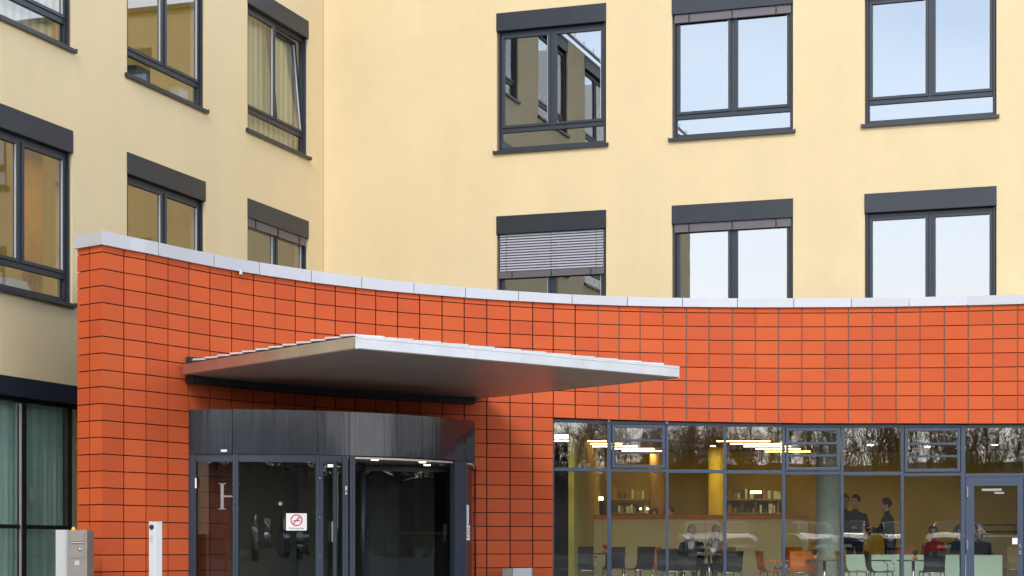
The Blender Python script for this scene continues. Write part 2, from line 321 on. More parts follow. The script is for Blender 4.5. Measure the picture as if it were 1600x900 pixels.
def lm(Mx, u, z, y=0): return Mx @ Matrix.Translation((u, y, z))
def window(Mx, u0, u1, z0, label=None, mode=None, tilt=0):
    GL = M['window_glass'] if Mx is MR else M['clear_glass']
    W = u1 - u0; H = WH; hb = .345; top = H - hb
    fr = MB(); y0, y1 = .09, .17; e = .075
    fr.box(.012, e, y0, y1, .03, top); fr.box(W - e, W - .012, y0, y1, .03, top)
    fr.box(e, W - e, y0, y1, .03, .115); fr.box(e, W - e, y0, y1, top - .075, top)
    fr.box(e, W - e, y0, y1, .40, .485); c = W / 2
    fr.box(c - .035, c + .035, y0, y1, .485, top - .075)
    root = place(fr.build('window', M['anthracite_frame'], bld, bevel=.004), lm(Mx, u0, z0))
    if label: root['label'] = label
    s = MB(); s.box(-.055, W + .045, -.055, .10, 0, .028); s.box(-.055, W + .045, -.062, -.055, -.025, .03); s.box(-.06, -.055, -.06, .06, -.02, .05); s.box(W + .045, W + .05, -.06, .06, -.02, .05)
    s.build('sill', M['anthracite'], root)
    b = MB(); b.box(-.004, W + .004, -.018, .11, top, H + .003); b.build('blind_box', M['anthracite_gloss'], root, bevel=.006)
    for x in (.03, W - .055):
        r = MB(); r.box(x, x + .025, .03, .065, .03, top); r.build('guide_rail', M['anthracite_frame'], root)
    for k, (a, b2) in enumerate(((e, c - .035), (c + .035, W - e))):
        zz0, zz1 = .485, top - .075; sm = MB(); t = .055
        A, B, C, D = 0, b2 - a, 0, zz1 - zz0
        sm.box(A, A + t, -.02, .05, C, D); sm.box(B - t, B, -.02, .05, C, D); sm.box(A + t, B - t, -.02, .05, C, C + t); sm.box(A + t, B - t, -.02, .05, D - t, D)
        sh = sm.build('sash', M['anthracite_frame'], root, bevel=.004); sh.location = (a, y0, zz0)
        pn = MB(); pn.box(A + t, B - t, .012, .02, C + t, D - t); ph = pn.build('pane', GL, root); ph.location = (a, y0, zz0)
        sl_ = MB().box(B - t - .010, B - t, -.012, .011, C + t, D - t).build('sash_highlight', M['steel_light'], root); sl_.location = (a, y0, zz0)  # pale strip imitates the highlight along the metal sash edge
        if tilt and k == 1:
            sl_.rotation_euler = (R(-tilt), 0, 0)
            sh.rotation_euler = ph.rotation_euler = (R(-tilt), 0, 0)
            sh['label'] = 'sash tilted open'
    pn = MB(); pn.box(e, W - e, .12, .128, .115, .40); pn.build('pane', GL, root)
    if mode == 'pack':
        q = MB(); q.box(.045, W - .045, .02, .075, top - .155, top - .002)
        for i in range(5): q.box(.043, W - .043, .017, .02, top - .15 + i * .028, top - .147 + i * .028)
        pk = q.build('rolled_blind', M['blind_pack'], root); clips(root, W, top - .16, top)
    if mode == 'down':
        n = 14; zb = top - .72
        sl = MB(); sl.hexa([(0, .0, 0), (W - .12, 0, 0), (W - .12, .036, .044), (0, .036, .044)], [(0, -.003, .003), (W - .12, -.003, .003), (W - .12, .033, .047), (0, .033, .047)])
        me = None
        for i in range(n):
            if me is None: o = sl.build('slat', M['blind_grey'], root); me = o.data
            else: o = link(bpy.data.objects.new('slat', me), root)
            o.location = (.06, .015, zb + i * .0515)
        q = MB(); q.box(.045, W - .045, .015, .075, zb - .135, zb - .01)
        for i in range(5): q.box(.043, W - .043, .011, .015, zb - .13 + i * .026, zb - .127 + i * .026)
        q.build('blind_stack', M['blind_pack'], root); clips(root, W, zb - .14, zb - .02)
        for x in (.2, W / 2, W - .2):
            q = MB(); q.bar((W * 0 + x, .012, zb - .05), (x, .012, top), .003, n=5); q.build('cord', M['black_steel'], root)
    if mode in ('vertical', 'teal'):
        q = MB(); n = int(W / .1)
        for i in range(n):
            x = .09 + i * (W - .18) / n; q.hexa([(x, .33, .05), (x + .075, .29, .05), (x + .075, .294, .05), (x, .334, .05)], [(x, .33, top), (x + .075, .29, top), (x + .075, .294, top), (x, .334, top)], 0, (i % 2) * .7 + random.random() * .3)  # every other slat toned lighter, standing in for slats turned to the light
        q.build('vertical_blind', M['blind_fabric'], root)
    if mode == 'curtain':
        q = MB(); n = 26
        for i in range(n):
            x0 = W - .62 + i * .0185; x1 = x0 + .0185; ya = .42 + .035 * math.sin(i * 1.3); yb = .42 + .035 * math.sin((i + 1) * 1.3)
            q.hexa([(x0, ya, .02), (x1, yb, .02), (x1, yb + .006, .02), (x0, ya + .006, .02)], [(x0, ya, top), (x1, yb, top), (x1, yb + .006, top), (x0, ya + .006, top)])
        q.build('curtain', M['curtain'], root, smooth=True)
    return root
def clips(root, W, za, zb):
    for x in (W * .14, W * .5, W * .86):
        q = MB(); q.box(x - .008, x + .008, .006, .017, za, zb); q.box(x - .008, x + .02, .004, .014, (za + zb) / 2 - .01, (za + zb) / 2 + .012)
        q.build('clip', M['black_steel'], root)
for i, (a, b) in enumerate(UWR):
    for k in (0, 1):
        mode = {(0, 1): 'down', (1, 0): 'pack', (1, 1): 'pack'}.get((i, k))
        lab = {'down': 'window with the outside venetian blind half lowered', 'pack': 'window with a raised blind stack below the box'}.get(mode)
        window(MR, a, b, SILL - STOREY * k, lab, mode)
for i, (a, b) in enumerate(UWL):
    for k in (-1, 0, 1):
        mode = {(6, 0): 'vertical', (6, 1): 'pack', (4, 0): 'vertical', (4, 1): 'curtain'}.get((i, k))
        lab = {'vertical': 'window with beige vertical strip blinds inside', 'curtain': 'window with an orange curtain inside', 'pack': 'window with a raised blind stack below the box'}.get(mode)
        window(ML, a, b, SILL - STOREY * k, lab, mode, tilt=5 if (i, k) == (6, 0) else 0)
# ground floor glazing of the left wing
W = gl1 - gl0; zt = 2.555 + EYE
q = MB(); q.box(-.01, W, -.02, .12, zt - .28, zt + .004); root = place(MB().box(0, W, .10, .18, zt - .34, zt - .28).build('ground_floor_window', M['black_steel'], bld), lm(ML, gl0, 0))
root['label'] = 'large dark ground floor window with pale strip blinds'
q.build('blind_box', M['anthracite'], root, bevel=.005)
def ul(px): return u_of(px, UL) - gl0
posts = [ul(-150) + .04, ul(-70), ul(46), ul(117)]
for p in posts: MB().box(p - .055, p + .055, .09, .18, 0, zt - .34).build('post', M['black_steel'], root)
for p in posts[1:3]: MB().box(p - .075, p - .058, .085, .12, 0, zt - .36).build('sash_edge', M['alu'], root)
for a, b in zip(posts[:-1], posts[1:]):
    MB().box(a + .055, b - .055, .10, .17, 1.14, 1.20).build('transom', M['black_steel'], root)
    MB().box(a + .055, b - .055, .13, .14, 1.20, zt - .34).build('pane', M['cafe_glass'], root)
    MB().box(a + .055, b - .055, .13, .14, .05, 1.14).build('pane', M['cafe_glass'], root)
q = MB(); n = int(W / .11)
for i in range(n):
    x = i * W / n; q.hexa([(x, .33, .05), (x + .082, .29, .05), (x + .082, .294, .05), (x, .334, .05)], [(x, .33, zt - .3), (x + .082, .29, zt - .3), (x + .082, .294, zt - .3), (x, .334, zt - .3)], 0, (i % 2) * .7 + random.random() * .3)  # alternating tones imitate strips catching the light at different angles
q.build('vertical_blind', M['blind_teal'], root)
o = MB().box(ul(58), ul(64.5), .118, .124, 1.55, 1.78).build('notice', M['frosted'], root)

# room lights and things on the inner sills
def rl(px, py0, Mx, y, z, L):
    return place(MB().box(-L / 2, L / 2, -.07, .07, -.05, 0).build('ceiling_light', M['room_light'], None), Matrix.Translation(L0) @ lm(Mx, px, z, y))
o = rl(UWR[0][0] + 1.65, 0, MR, 1.6, HEAD - STOREY + .02, 1.5); tag(o, 'lit ceiling light seen through the half-blinded window', 'lamp')
def on_sill(Mx, u, z, y=.45): return Matrix.Translation(L0) @ lm(Mx, u, z, y)
def desk_lamp(mx, lab):
    t = thing('desk_lamp', lab, 'lamp'); t.matrix_world = mx
    MB().lathe([(0, 0), (.09, 0), (.09, .02), (0, .02)]).build('base', M['chrome'], t)
    MB().tube([(0, 0, .02), (.02, 0, .22), (.08, 0, .33), (.18, 0, .37)], .011).build('arm', M['chrome'], t)
    MB().tube([(.18, 0, .37), (.42, 0, .35)], .022).build('lamp_shade', M['chrome'], t)
desk_lamp(on_sill(MR, UWR[0][0] + .42, SILL + .22, .35), 'chrome desk lamp in the left half of the upper window over the entrance')
desk_lamp(on_sill(MR, UWR[0][0] + 1.05, SILL - .16, .35), 'low chrome desk lamp behind the bottom pane of the upper window')
q = MB(); q.lathe([(0, 0), (.05, 0), (.07, .1), (.05, .2), (.03, .24), (.035, .27), (0, .27)]); o = q.build('vase', M['cloth_red'])
o.matrix_world = on_sill(ML, UWL[4][1] - 1.42, SILL - STOREY + .09, .3); tag(o, 'dark red vase on the sill behind the left window', 'vase')
q = MB()
for i in range(5): q.box(-.35 + i * .02, .3 - i * .03, -.1, .1, i * .035, i * .035 + .033)
o = q.build('paper_stack', M['white_paint']); o.matrix_world = on_sill(ML, UWL[4][1] - .95, SILL - STOREY + .09, .32); tag(o, 'stack of white papers on the sill beside the red vase', 'paper')
q = MB(); q.box(-.13, .13, -.1, .1, 0, .3); q.box(-.135, .135, -.105, .105, .24, .27); o = q.build('storage_box', M['white_paint'], bevel=.01)
o.matrix_world = on_sill(ML, UWL[5][1] - .3, SILL + .05, .32); tag(o, 'white box on the sill behind the upper middle left window', 'box')
q = MB(); q.box(-.2, .2, -.1, .1, 0, .32); q.box(-.19, -.03, -.105, -.1, .02, .3); q.box(.01, .19, -.105, -.1, .02, .3); o = q.build('file_holder', M['cloth_grey'], bevel=.006)
o.matrix_world = on_sill(ML, UWL[5][1] - 1.5, SILL + .05, .32); tag(o, 'grey file holder on the sill behind the upper middle left window', 'folder')

# ------------------------------------------------------------------ curved terracotta wall
TH = .235
cols = [159.3,193.6,228.4,262.6,295.3,328,362,396,429.7,461.5,492.4,524,555.6,587,621.3,655.7,690.8,725.3,760.6,797,832.3,864.5,898.8,934.4,967.2,1000,1036.3,1072.5,1107.8,1144.4,1180.3,1216.3,1252.8,1289,1325.7,1362.8,1400,1437.5,1475.5,1513,1551.5,1590]
px_s = [159.3,193.6,228.4,262.6,295.3,328,362,396,429.7,461.5,492.4,524,555.6,587,621.3,655.7,690.8,725,760.6,797,832,864.4,900,966,1036,1107,1180,1252,1325,1400,1500,1590]
r0_s = [393.3,400.3,406.4,413.4,420.0,426.3,432.2,437.8,442.8,447.4,451.6,455.3,458.9,462.3,465.5,468.5,471.3,474,476.5,478.8,480.7,482.4,483.9,486.3,487.9,488.8,489.3,489.2,488.9,488.2,486.5,484.3]
q_x = [159, 864, 1000, 1252, 1400, 1590]; q_v = [1, .998, 1.009, 1.03, 1.034, 1.048]
def r0(px): return float(np.interp(px, px_s, r0_s)) if px <= 1590 else 484.3 - (px - 1590) * .028
def zz(px): return F * TH / ((YH - r0(px)) / 17.8)
def pitch(px): return (YH - r0(px)) / 17.8 * float(np.interp(px, q_x, q_v))
for k in range(8): cols.append(cols[-1] + 39)
def wall_pt(px, off=0):
    Z = zz(px); a = Vector(((px - X0) / F * Z, Z, 0))
    if off:
        p1, p2 = px - 4, px + 4; b = Vector(((p1 - X0) / F * zz(p1), zz(p1), 0)); c = Vector(((p2 - X0) / F * zz(p2), zz(p2), 0))
        t = (c - b).normalized(); a += Vector((-t.y, t.x, 0)) * off
    return a
def zrow(px, k, row0=None):      # height of tile joint k
    return EYE + (YH - (r0(px) + k * pitch(px))) / F * zz(px)
tw = thing('tiled_wall', 'curved wall of orange terracotta tiles with a white metal coping', 'wall', (0, 0, 0))
# column stations: end face back, end joint, corner, then the curve
E0 = Vector(((121 - X0) / F * 23.52, 23.52, 0)); CN = wall_pt(159.3); E1 = E0.lerp(CN, .5)
st = [E0, E1, CN] + [wall_pt(c) for c in cols[1:]]
stpx = [159.3, 159.3] + cols
def seg_limits(a, b):            # lowest z of cladding in the column between photo pixels a and b
    m = (a + b) / 2
    if 363 < m < 725: return 2.27
    if m > 864.6: return None    # down to the head of the glazing
    return 0
tiles = []; NR = 21
GV, GH = .0098, .0075
inwards = []
for i in range(len(st) - 1):
    t = (st[i + 1] - st[i]).normalized(); inwards.append(Vector((-t.y, t.x, 0)))
for i in range(len(st) - 1):
    a, b = st[i], st[i + 1]; t = (b - a).normalized(); n = inwards[i]
    pa, pb = stpx[i], stpx[i + 1]
    if i < 2: ga, gb = (GV if i == 1 else 0), (GV if i == 0 else .0)
    else: ga, gb = (GV if i > 2 else .0), GV
    A, B = a + t * ga, b - t * gb
    mit = (inwards[1] + inwards[2]) / (1 + inwards[1].dot(inwards[2]))
    lim = seg_limits(pa, pb) if i >= 2 else 0
    for k in range(-1, 22):
        za0, zb0 = zrow(pa, k + 1), zrow(pb, k + 1)
        if k == -1: za1, zb1 = zrow(pa, -.45), zrow(pb, -.45)
        else: za1, zb1 = zrow(pa, k), zrow(pb, k)
        if lim is None and k >= 8: continue
        if k < 8 or True:
            if lim is not None:
                if max(za1, zb1) <= lim + .02: continue
                za0, zb0 = max(za0, lim), max(zb0, lim)
        e = GH
        dz = 0 if k == -1 else e
        o_ = random.uniform(0, .0025) if i not in (1, 2) else 0
        f0 = -n * o_; bk = n * .010
        quad = ([A + f0, B + f0, B + (mit * .010 if i == 1 else bk), A + (mit * .010 if i == 2 else bk)], (za0 + e, zb0 + e), (za1 - dz, zb1 - dz))
        area = abs(pb - pa) * pitch(pa) * (1 if za1 - za0 > .15 else .4) * (0 if (pa > 1600 or za1 < .7) else 1)
        tiles.append((area if i > 1 else area + 1 * 0 + 19 * 26, quad, random.random()))
tiles.sort(key=lambda q: -q[0])
rest = MB()
for idx, (ar, (pl, (a0, b0), (a1, b1)), tn) in enumerate(tiles):
    zl = [a0, b0, b0, a0]; zh = [a1, b1, b1, a1]
    bt = [Vector((p.x, p.y, z)) for p, z in zip(pl, zl)]; tp = [Vector((p.x, p.y, z)) for p, z in zip(pl, zh)]
    if idx < 300: MB().hexa(bt, tp, 0, tn).build('tile', M['terracotta'], tw, bevel=0)
    else: rest.hexa(bt, tp, 0, tn)
rest.build('tiles', M['terracotta'], tw, kind='stuff')
# backing wall and light metal joint strips on the right
bk = MB(); T0, T1 = .03, .36
for i in range(len(st) - 1):
    a, b = st[i], st[i + 1]; n0 = inwards[i] if i in (0, 1, 2) else (inwards[i] + inwards[i - 1]).normalized(); n1 = inwards[i] if i in (1,) or i + 1 >= len(inwards) else (inwards[i] + inwards[i + 1]).normalized()
    if i == 1: n1 = mit
    if i == 2: n0 = mit
    lim = seg_limits(stpx[i], stpx[i + 1]) if i >= 2 else 0
    if lim is None: l0, l1 = zrow(stpx[i], 8) + .01, zrow(stpx[i + 1], 8) + .01
    else: l0 = l1 = lim
    if i < 2: T1_ = .05
    elif i < 4: T1_ = .07
    else: T1_ = T1
    a0, b0, b1, a1 = a + n0 * T0, b + n1 * T0, b + n1 * T1_, a + n0 * T1_
    t0, t1 = zrow(stpx[i], -.5), zrow(stpx[i + 1], -.5)
    bk.hexa([(*a0.xy, l0), (*b0.xy, l1), (*b1.xy, l1), (*a1.xy, l0)], [(*a0.xy, t0), (*b0.xy, t1), (*b1.xy, t1), (*a1.xy, t0)])
bk.build('backing', M['tile_back'], tw)
js = MB()
for i in range(3, len(cols)):
    if cols[i] < 900: continue
    p = wall_pt(cols[i], .012); q0, q1 = zrow(cols[i], 8), zrow(cols[i], -.45)
    js.box(p.x - .006, p.x + .006, p.y, p.y + .012, q0, q1)
js.build('joint_strip', M['joint_metal'], tw)
# coping panels
cpx = [159.3, 244, 331.5, 403, 484, 563, 645, 726, 809, 893, 980, 1066, 1152, 1240, 1330, 1420, 1512, 1600, 1690, 1780, 1870]
def coping_z(px): return EYE + (YH - (r0(px) - .40 * pitch(px))) / F * zz(px), EYE + (YH - (r0(px) - (1.2 if px < 500 else 1.2 - (min(px, 1000) - 500) * .0003) * pitch(px))) / F * zz(px)
def cop(poly_o, poly_i, zs_, tn):
    b = MB()
    for i in range(len(poly_o) - 1):
        (z0a, z1a), (z0b, z1b) = zs_[i], zs_[i + 1]
        b.hexa([(*poly_o[i].xy, z0a), (*poly_o[i + 1].xy, z0b), (*poly_i[i + 1].xy, z0b), (*poly_i[i].xy, z0a)], [(*poly_o[i].xy, z1a), (*poly_o[i + 1].xy, z1b), (*poly_i[i + 1].xy, z1b + .012), (*poly_i[i].xy, z1a + .012)], 0, tn)
    return b.build('coping_panel', M['coping'], tw)
for i in range(len(cpx) - 1):
    a, b = cpx[i] + (0.5 if i else 0), cpx[i + 1] - .5; pp = [a + (b - a) * k / 4 for k in range(5)]
    po = [wall_pt(p, -.045) for p in pp]; pi_ = [wall_pt(p, .40) for p in pp]
    if i == 0: po[0] = CN - inwards[2] * .045 - inwards[1] * .045
    cop(po, pi_, [coping_z(p) for p in pp], random.random())
zc = coping_z(159.3); nn = inwards[1]; tt = (CN - E0).normalized()
cop([E0 - nn * .045 - tt * .03, CN - inwards[2] * .045 - nn * .045], [E0 + nn * .3 - tt * .03, CN + nn * .3 ], [zc, zc], .2)
p = wall_pt(372, -.065); o = MB().box(p.x - .02, p.x + .02, p.y - .01, p.y + .03, coping_z(372)[0] - .05, coping_z(372)[0] + .015).build('bracket', M['steel_light'], tw)
# pavilion roof
rf = MB(); pts = [wall_pt(c, .38) for c in cols]; z = 4.62
def yback(x): return min(L0.y + (x - L0.x) / UR.x * UR.y, 34) - .03 if x > L0.x else L0.y + (x - L0.x) / UL.x * UL.y - .3
for a, b in zip(pts[:-1], pts[1:]):
    rf.hexa([(a.x, a.y, z - .4), (b.x, b.y, z - .4), (b.x, yback(b.x), z - .4), (a.x, yback(a.x), z - .4)], [(a.x, a.y, z - .1), (b.x, b.y, z - .1), (b.x, yback(b.x), z - .1), (a.x, yback(a.x), z - .1)])
ro = rf.build('roof', M['anthracite_frame'], tw)

# ------------------------------------------------------------------ canopy
HC = 2.59; zc0 = EYE + HC
cL = P(287, 586, HC * F / 276); cF = P(557.5, 545.3, HC * F / 316.7); cR = P(1060.5, 590.5, HC * F / 271.5)
for c in (cL, cF, cR): c.z = 0
cB = cL + cR - cF
TC = .172
cn = thing('canopy', 'flat metal entrance canopy with silver edges jutting from the tiled wall', 'canopy', (0, 0, 0))
ex = (cR - cF).normalized(); ey = (cL - cF).normalized(); LX = (cR - cF).length; LY = (cL - cF).length
def cp(a, b, z=0): v = cF + ex * a + ey * b; return (v.x, v.y, zc0 + z)
def chex(a0, a1, b0, b1, z0, z1, tone=.5, mb=None):
    mb = mb or MB(); return mb.hexa([cp(a0, b0, z0), cp(a1, b0, z0), cp(a1, b1, z0), cp(a0, b1, z0)], [cp(a0, b0, z1), cp(a1, b0, z1), cp(a1, b1, z1), cp(a0, b1, z1)], 0, tone)
na, nb = 5, 3
for i in range(na):
    for k in range(nb):
        chex(.012 + (LX - .02) / na * i + .003, .012 + (LX - .02) / na * (i + 1) - .003, .012 + (LY - .02) / nb * k + .003, .012 + (LY - .02) / nb * (k + 1) - .003, .004, .02, random.random()).build('soffit_panel', M['soffit'], cn)
chex(.01, LX - .01, .01, LY - .01, .022, TC - .02).build('deck', M['black_steel'], cn)
for i in range(3):
    chex(LX / 3 * i + .001, LX / 3 * (i + 1) - .001, -.012, .01, .012, TC - .035, random.random()).build('edge_trim', M['alu'], cn)
    chex(LX / 3 * i + .001, LX / 3 * (i + 1) - .001, -.02, .03, TC - .035, TC, random.random()).build('edge_cap', M['alu'], cn)
for i in range(3):
    chex(-.012, .01, LY / 3 * i + (.011 if i == 0 else .001), LY / 3 * (i + 1) - .001, .012, TC - .012, random.random()).build('edge_trim', M['alu_dull'], cn)
chex(-.014, .012, 0, LY, TC - .012, TC, 0).build('edge_seal', M['black_steel'], cn)
chex(-.014, -.002, -.016, 0.01, .0, TC - .002).build('corner_trim', M['white_paint'], cn)
chex(LX - .01, LX + .012, 0, LY, .0, TC, 0).build('edge_trim', M['alu_dull'], cn)
for i in range(12):      # slabs laid along the left edge
    b0 = .05 + i * (LY - .3) / 12; b1 = b0 + (LY - .3) / 12 - .012
    q = MB().hexa([cp(.0, b0, TC + .003), cp(.40, b0, TC + .003), cp(.40, b1, TC + .022), cp(.0, b1, TC + .022)], [cp(.0, b0, TC + .024), cp(.40, b0, TC + .024), cp(.40, b1, TC + .048), cp(.0, b1, TC + .048)], 0, random.random())
    q.build('roof_plate', M['white_paint'], cn)
for i in range(12):
    a0 = .03 + i * (LX - .25) / 12; a1 = a0 + (LX - .25) / 12 - .012
    q = MB().hexa([cp(a0, .06, TC + .004), cp(a1, .06, TC + .014), cp(a1, .45, TC + .014), cp(a0, .45, TC + .004)], [cp(a0, .06, TC + .024), cp(a1, .06, TC + .036), cp(a1, .45, TC + .036), cp(a0, .45, TC + .024)], 0, random.random())
    o = q.build('roof_plate', M['white_paint'] if i > 9 else M['roof_plate'], cn)
nf = 12; pw = np.linspace(289, 752, nf + 1)
for i in range(nf):
    a, b = cL.lerp(cB, i / nf), cL.lerp(cB, (i + 1) / nf); c, d_ = wall_pt(pw[i + 1], .0), wall_pt(pw[i], .0)
    MB().hexa([(*a.xy, zc0 + .004), (*b.xy, zc0 + .004), (*c.xy, zc0 + .004), (*d_.xy, zc0 + .004)], [(*a.xy, zc0 + TC - .02), (*b.xy, zc0 + TC - .02), (*c.xy, zc0 + TC - .02), (*d_.xy, zc0 + TC - .02)], 0, random.random()).build('wall_filler', M['soffit'], cn)
# bearing beam along the wall
bL = P(287, 592, zz(287) - .12); bR = P(738, 622, zz(738) - .12)
pl = [wall_pt(p_, -.17) for p_ in (288, 400, 520, 640, 738)]; pi_ = [wall_pt(p_, -.02) for p_ in (288, 400, 520, 640, 738)]
q = MB()
for i in range(4): q.hexa([(*pl[i].xy, zc0 - .105), (*pl[i + 1].xy, zc0 - .105), (*pi_[i + 1].xy, zc0 - .105), (*pi_[i].xy, zc0 - .105)], [(*pl[i].xy, zc0 + .0), (*pl[i + 1].xy, zc0 + .0), (*pi_[i + 1].xy, zc0 + .0), (*pi_[i].xy, zc0 + .0)])
q.build('wall_beam', M['black_steel'], cn)
pl = [wall_pt(p_, -.12) for p_ in (289, 345)]; pi_ = [wall_pt(p_, -.02) for p_ in (289, 345)]
q = MB().hexa([(*pl[0].xy, zc0 + .17), (*pl[1].xy, zc0 + .17), (*pi_[1].xy, zc0 + .17), (*pi_[0].xy, zc0 + .17)], [(*pl[0].xy, zc0 + .28), (*pl[1].xy, zc0 + .28), (*pi_[1].xy, zc0 + .28), (*pi_[0].xy, zc0 + .28)])
q.build('flashing', M['anthracite_frame'], cn)

# ------------------------------------------------------------------ revolving door portal
dr = thing('revolving_door', 'dark curved revolving door entrance under the canopy', 'door', (0, 0, 0))
A = Vector(((293 - X0) / F * 24.6, 24.6, 0)); B = Vector(((742 - X0) / F * 26.8, 26.8, 0))
ch = (B - A); cl = ch.length; chd = ch.normalized(); cnm = Vector((chd.y, -chd.x, 0)); sag = .78
RD = (cl * cl / 4 + sag * sag) / (2 * sag); CC = (A + B) / 2 + cnm * (sag - RD)
aA = math.atan2(A.y - CC.y, A.x - CC.x); aB = math.atan2(B.y - CC.y, B.x - CC.x)
if aB < aA: aB += 2 * math.pi
def arc(t, r=0): a = aA + (aB - aA) * t; return Vector((CC.x + (RD + r) * math.cos(a), CC.y + (RD + r) * math.sin(a), 0))
tab = [(X0 + F * arc(i / 400).x / arc(i / 400).y, i / 400) for i in range(401)]
def t_of(px): return float(np.interp(px, [a for a, b in tab], [b for a, b in tab]))
def arcslab(ta, tb, r0_, r1_, z0, z1, name, m, n=None, bevel=0, parent=dr):
    n = n or max(1, int((tb - ta) * 40)); b = MB()
    for i in range(n):
        u, v = ta + (tb - ta) * i / n, ta + (tb - ta) * (i + 1) / n
        a_, b_, c_, d_ = arc(u, r1_), arc(v, r1_), arc(v, r0_), arc(u, r0_)
        b.hexa([(*a_.xy, z0), (*b_.xy, z0), (*c_.xy, z0), (*d_.xy, z0)], [(*a_.xy, z1), (*b_.xy, z1), (*c_.xy, z1), (*d_.xy, z1)])
    return b.build(name, m, parent, bevel=bevel)
Z0, Z1 = 2.245, 2.90
seams = [293.5, 363, 497, 660, 742]
for a, b in zip(seams[:-1], seams[1:]): arcslab(t_of(a) + .0008, t_of(b) - .0008, -.05, 0, Z0, Z1, 'fascia_panel', M['fascia_gloss'], n=14)
# roof and drum ceiling
def drum_plate(z0, z1, name, m):
    q = MB(); n = 24; fr = [arc(i / n, -.05) for i in range(n + 1)]; px_ = np.linspace(297, 742, n + 1); bkp = [wall_pt(p_, .0) for p_ in px_]
    for i in range(n):
        q.hexa([(*fr[i].xy, z0), (*fr[i + 1].xy, z0), (*bkp[i + 1].xy, z0), (*bkp[i].xy, z0)], [(*fr[i].xy, z1), (*fr[i + 1].xy, z1), (*bkp[i + 1].xy, z1), (*bkp[i].xy, z1)])
    return q.build(name, m, dr)
drum_plate(Z1 - .03, Z1 - .005, 'top_plate', M['anthracite']); drum_plate(2.20, 2.23, 'drum_ceiling', M['soffit'])
# right side cheek and the post line
wB = wall_pt(742); s_ = (wB - B).normalized(); nx = Vector((s_.y, -s_.x, 0))
def slab(a, b, n, t, z0, z1, name, m, parent, bevel=0):
    return MB().hexa([(*a.xy, z0), (*b.xy, z0), (*(b + n * t).xy, z0), (*(a + n * t).xy, z0)], [(*a.xy, z1), (*b.xy, z1), (*(b + n * t).xy, z1), (*(a + n * t).xy, z1)]).build(name, m, parent, bevel=bevel)
slab(B, wB, nx, -.05, Z0, Z1 + .0, 'side_panel', M['fascia_gloss'], dr)
B2 = arc(t_of(729)); w2 = wall_pt(737); s2 = (w2 - B2).normalized(); n2 = Vector((s2.y, -s2.x, 0))
slab(B2, w2, n2, -.04, 0, Z0, 'side_panel', M['anthracite'], dr)
for a, b in ((293.5, 305), (363, 372), (493.5, 505.5), (535.5, 544.5), (547, 555.5), (712, 729)):
    arcslab(t_of(a), t_of(b), -.11, -.012, 0, Z0 - .001, 'post', M['frame_navy'], n=2, bevel=.004)
for a, b in ((305, 363), (372, 493.5), (505.5, 535.5)):
    arcslab(t_of(a), t_of(b), -.09, -.03, 2.13, Z0 - .002, 'head_rail', M['frame_navy'])
    arcslab(t_of(a), t_of(b), -.09, -.03, .0, .1, 'bottom_rail', M['frame_navy'])
    arcslab(t_of(a), t_of(b), -.065, -.055, .1, 2.13, 'pane', M['door_glass'], n=12)
for px, py in ((585.5, 718.3), (660, 722), (667.5, 726.5)):
    z = 2.2; Zc = (z - EYE) * F / (YH - py); p = P(px, py, Zc)
    MB().lathe([(0, -.008), (.05, -.008), (.055, 0), (0, 0)], (p.x, p.y, z)).build('downlight', M['spot_light'], dr)
p = P(690, 725.5, 1.4 * F / 136.5); MB().lathe([(0, -.012), (.04, -.012), (.05, 0), (0, 0)], (p.x, p.y, 2.2)).build('smoke_detector', M['white_plastic'], dr)
# revolving wings inside: centre post and three glazed leaves
ctr = (A + B) / 2 + cnm * .05 + Vector((.25, .55, 0)); RW = 1.5
MB().bar((ctr.x, ctr.y, 0), (ctr.x, ctr.y, 2.2), .06, n=16).build('centre_post', M['anthracite_frame'], dr)
for k in range(3):
    a = R(25 + 120 * k); dd = Vector((math.cos(a), math.sin(a), 0)); n_ = Vector((-dd.y, dd.x, 0))
    p0, p1 = ctr + dd * .07, ctr + dd * RW
    lf = slab(p1 - dd * .05, p1, n_, .05, .02, 2.15, 'door_leaf', M['anthracite_frame'], dr)
    for (u, v, z0, z1, nm, mt_) in ((p0, p1 - dd * .05, 2.08, 2.15, 'leaf_rail', 'anthracite_frame'), (p0, p1 - dd * .05, .02, .14, 'leaf_rail', 'anthracite_frame'), (p0, p1 - dd * .05, .14, 2.08, 'pane', 'door_glass')):
        slab(u + n_ * .02, v + n_ * .02, n_, .012, z0, z1, nm, M[mt_], lf)
    slab(p1 - dd * .14, p1 - dd * .11, n_, -.06, .95, 1.25, 'handle', M['chrome'], lf)
# curved inner drum screen on the far side
for k in range(9):
    a = R(70 + k * 9); b = R(70 + (k + 1) * 9 - .4); r = RW + .12
    p0 = ctr + Vector((math.cos(a), math.sin(a), 0)) * r; p1 = ctr + Vector((math.cos(b), math.sin(b), 0)) * r
    slab(p0, p1, (p1 - p0).normalized().orthogonal() * 0 + Vector((math.cos(a), math.sin(a), 0)), .02, .02, 2.15, 'screen_panel', M['lobby_panel'] if k % 3 else M['door_glass'], dr)
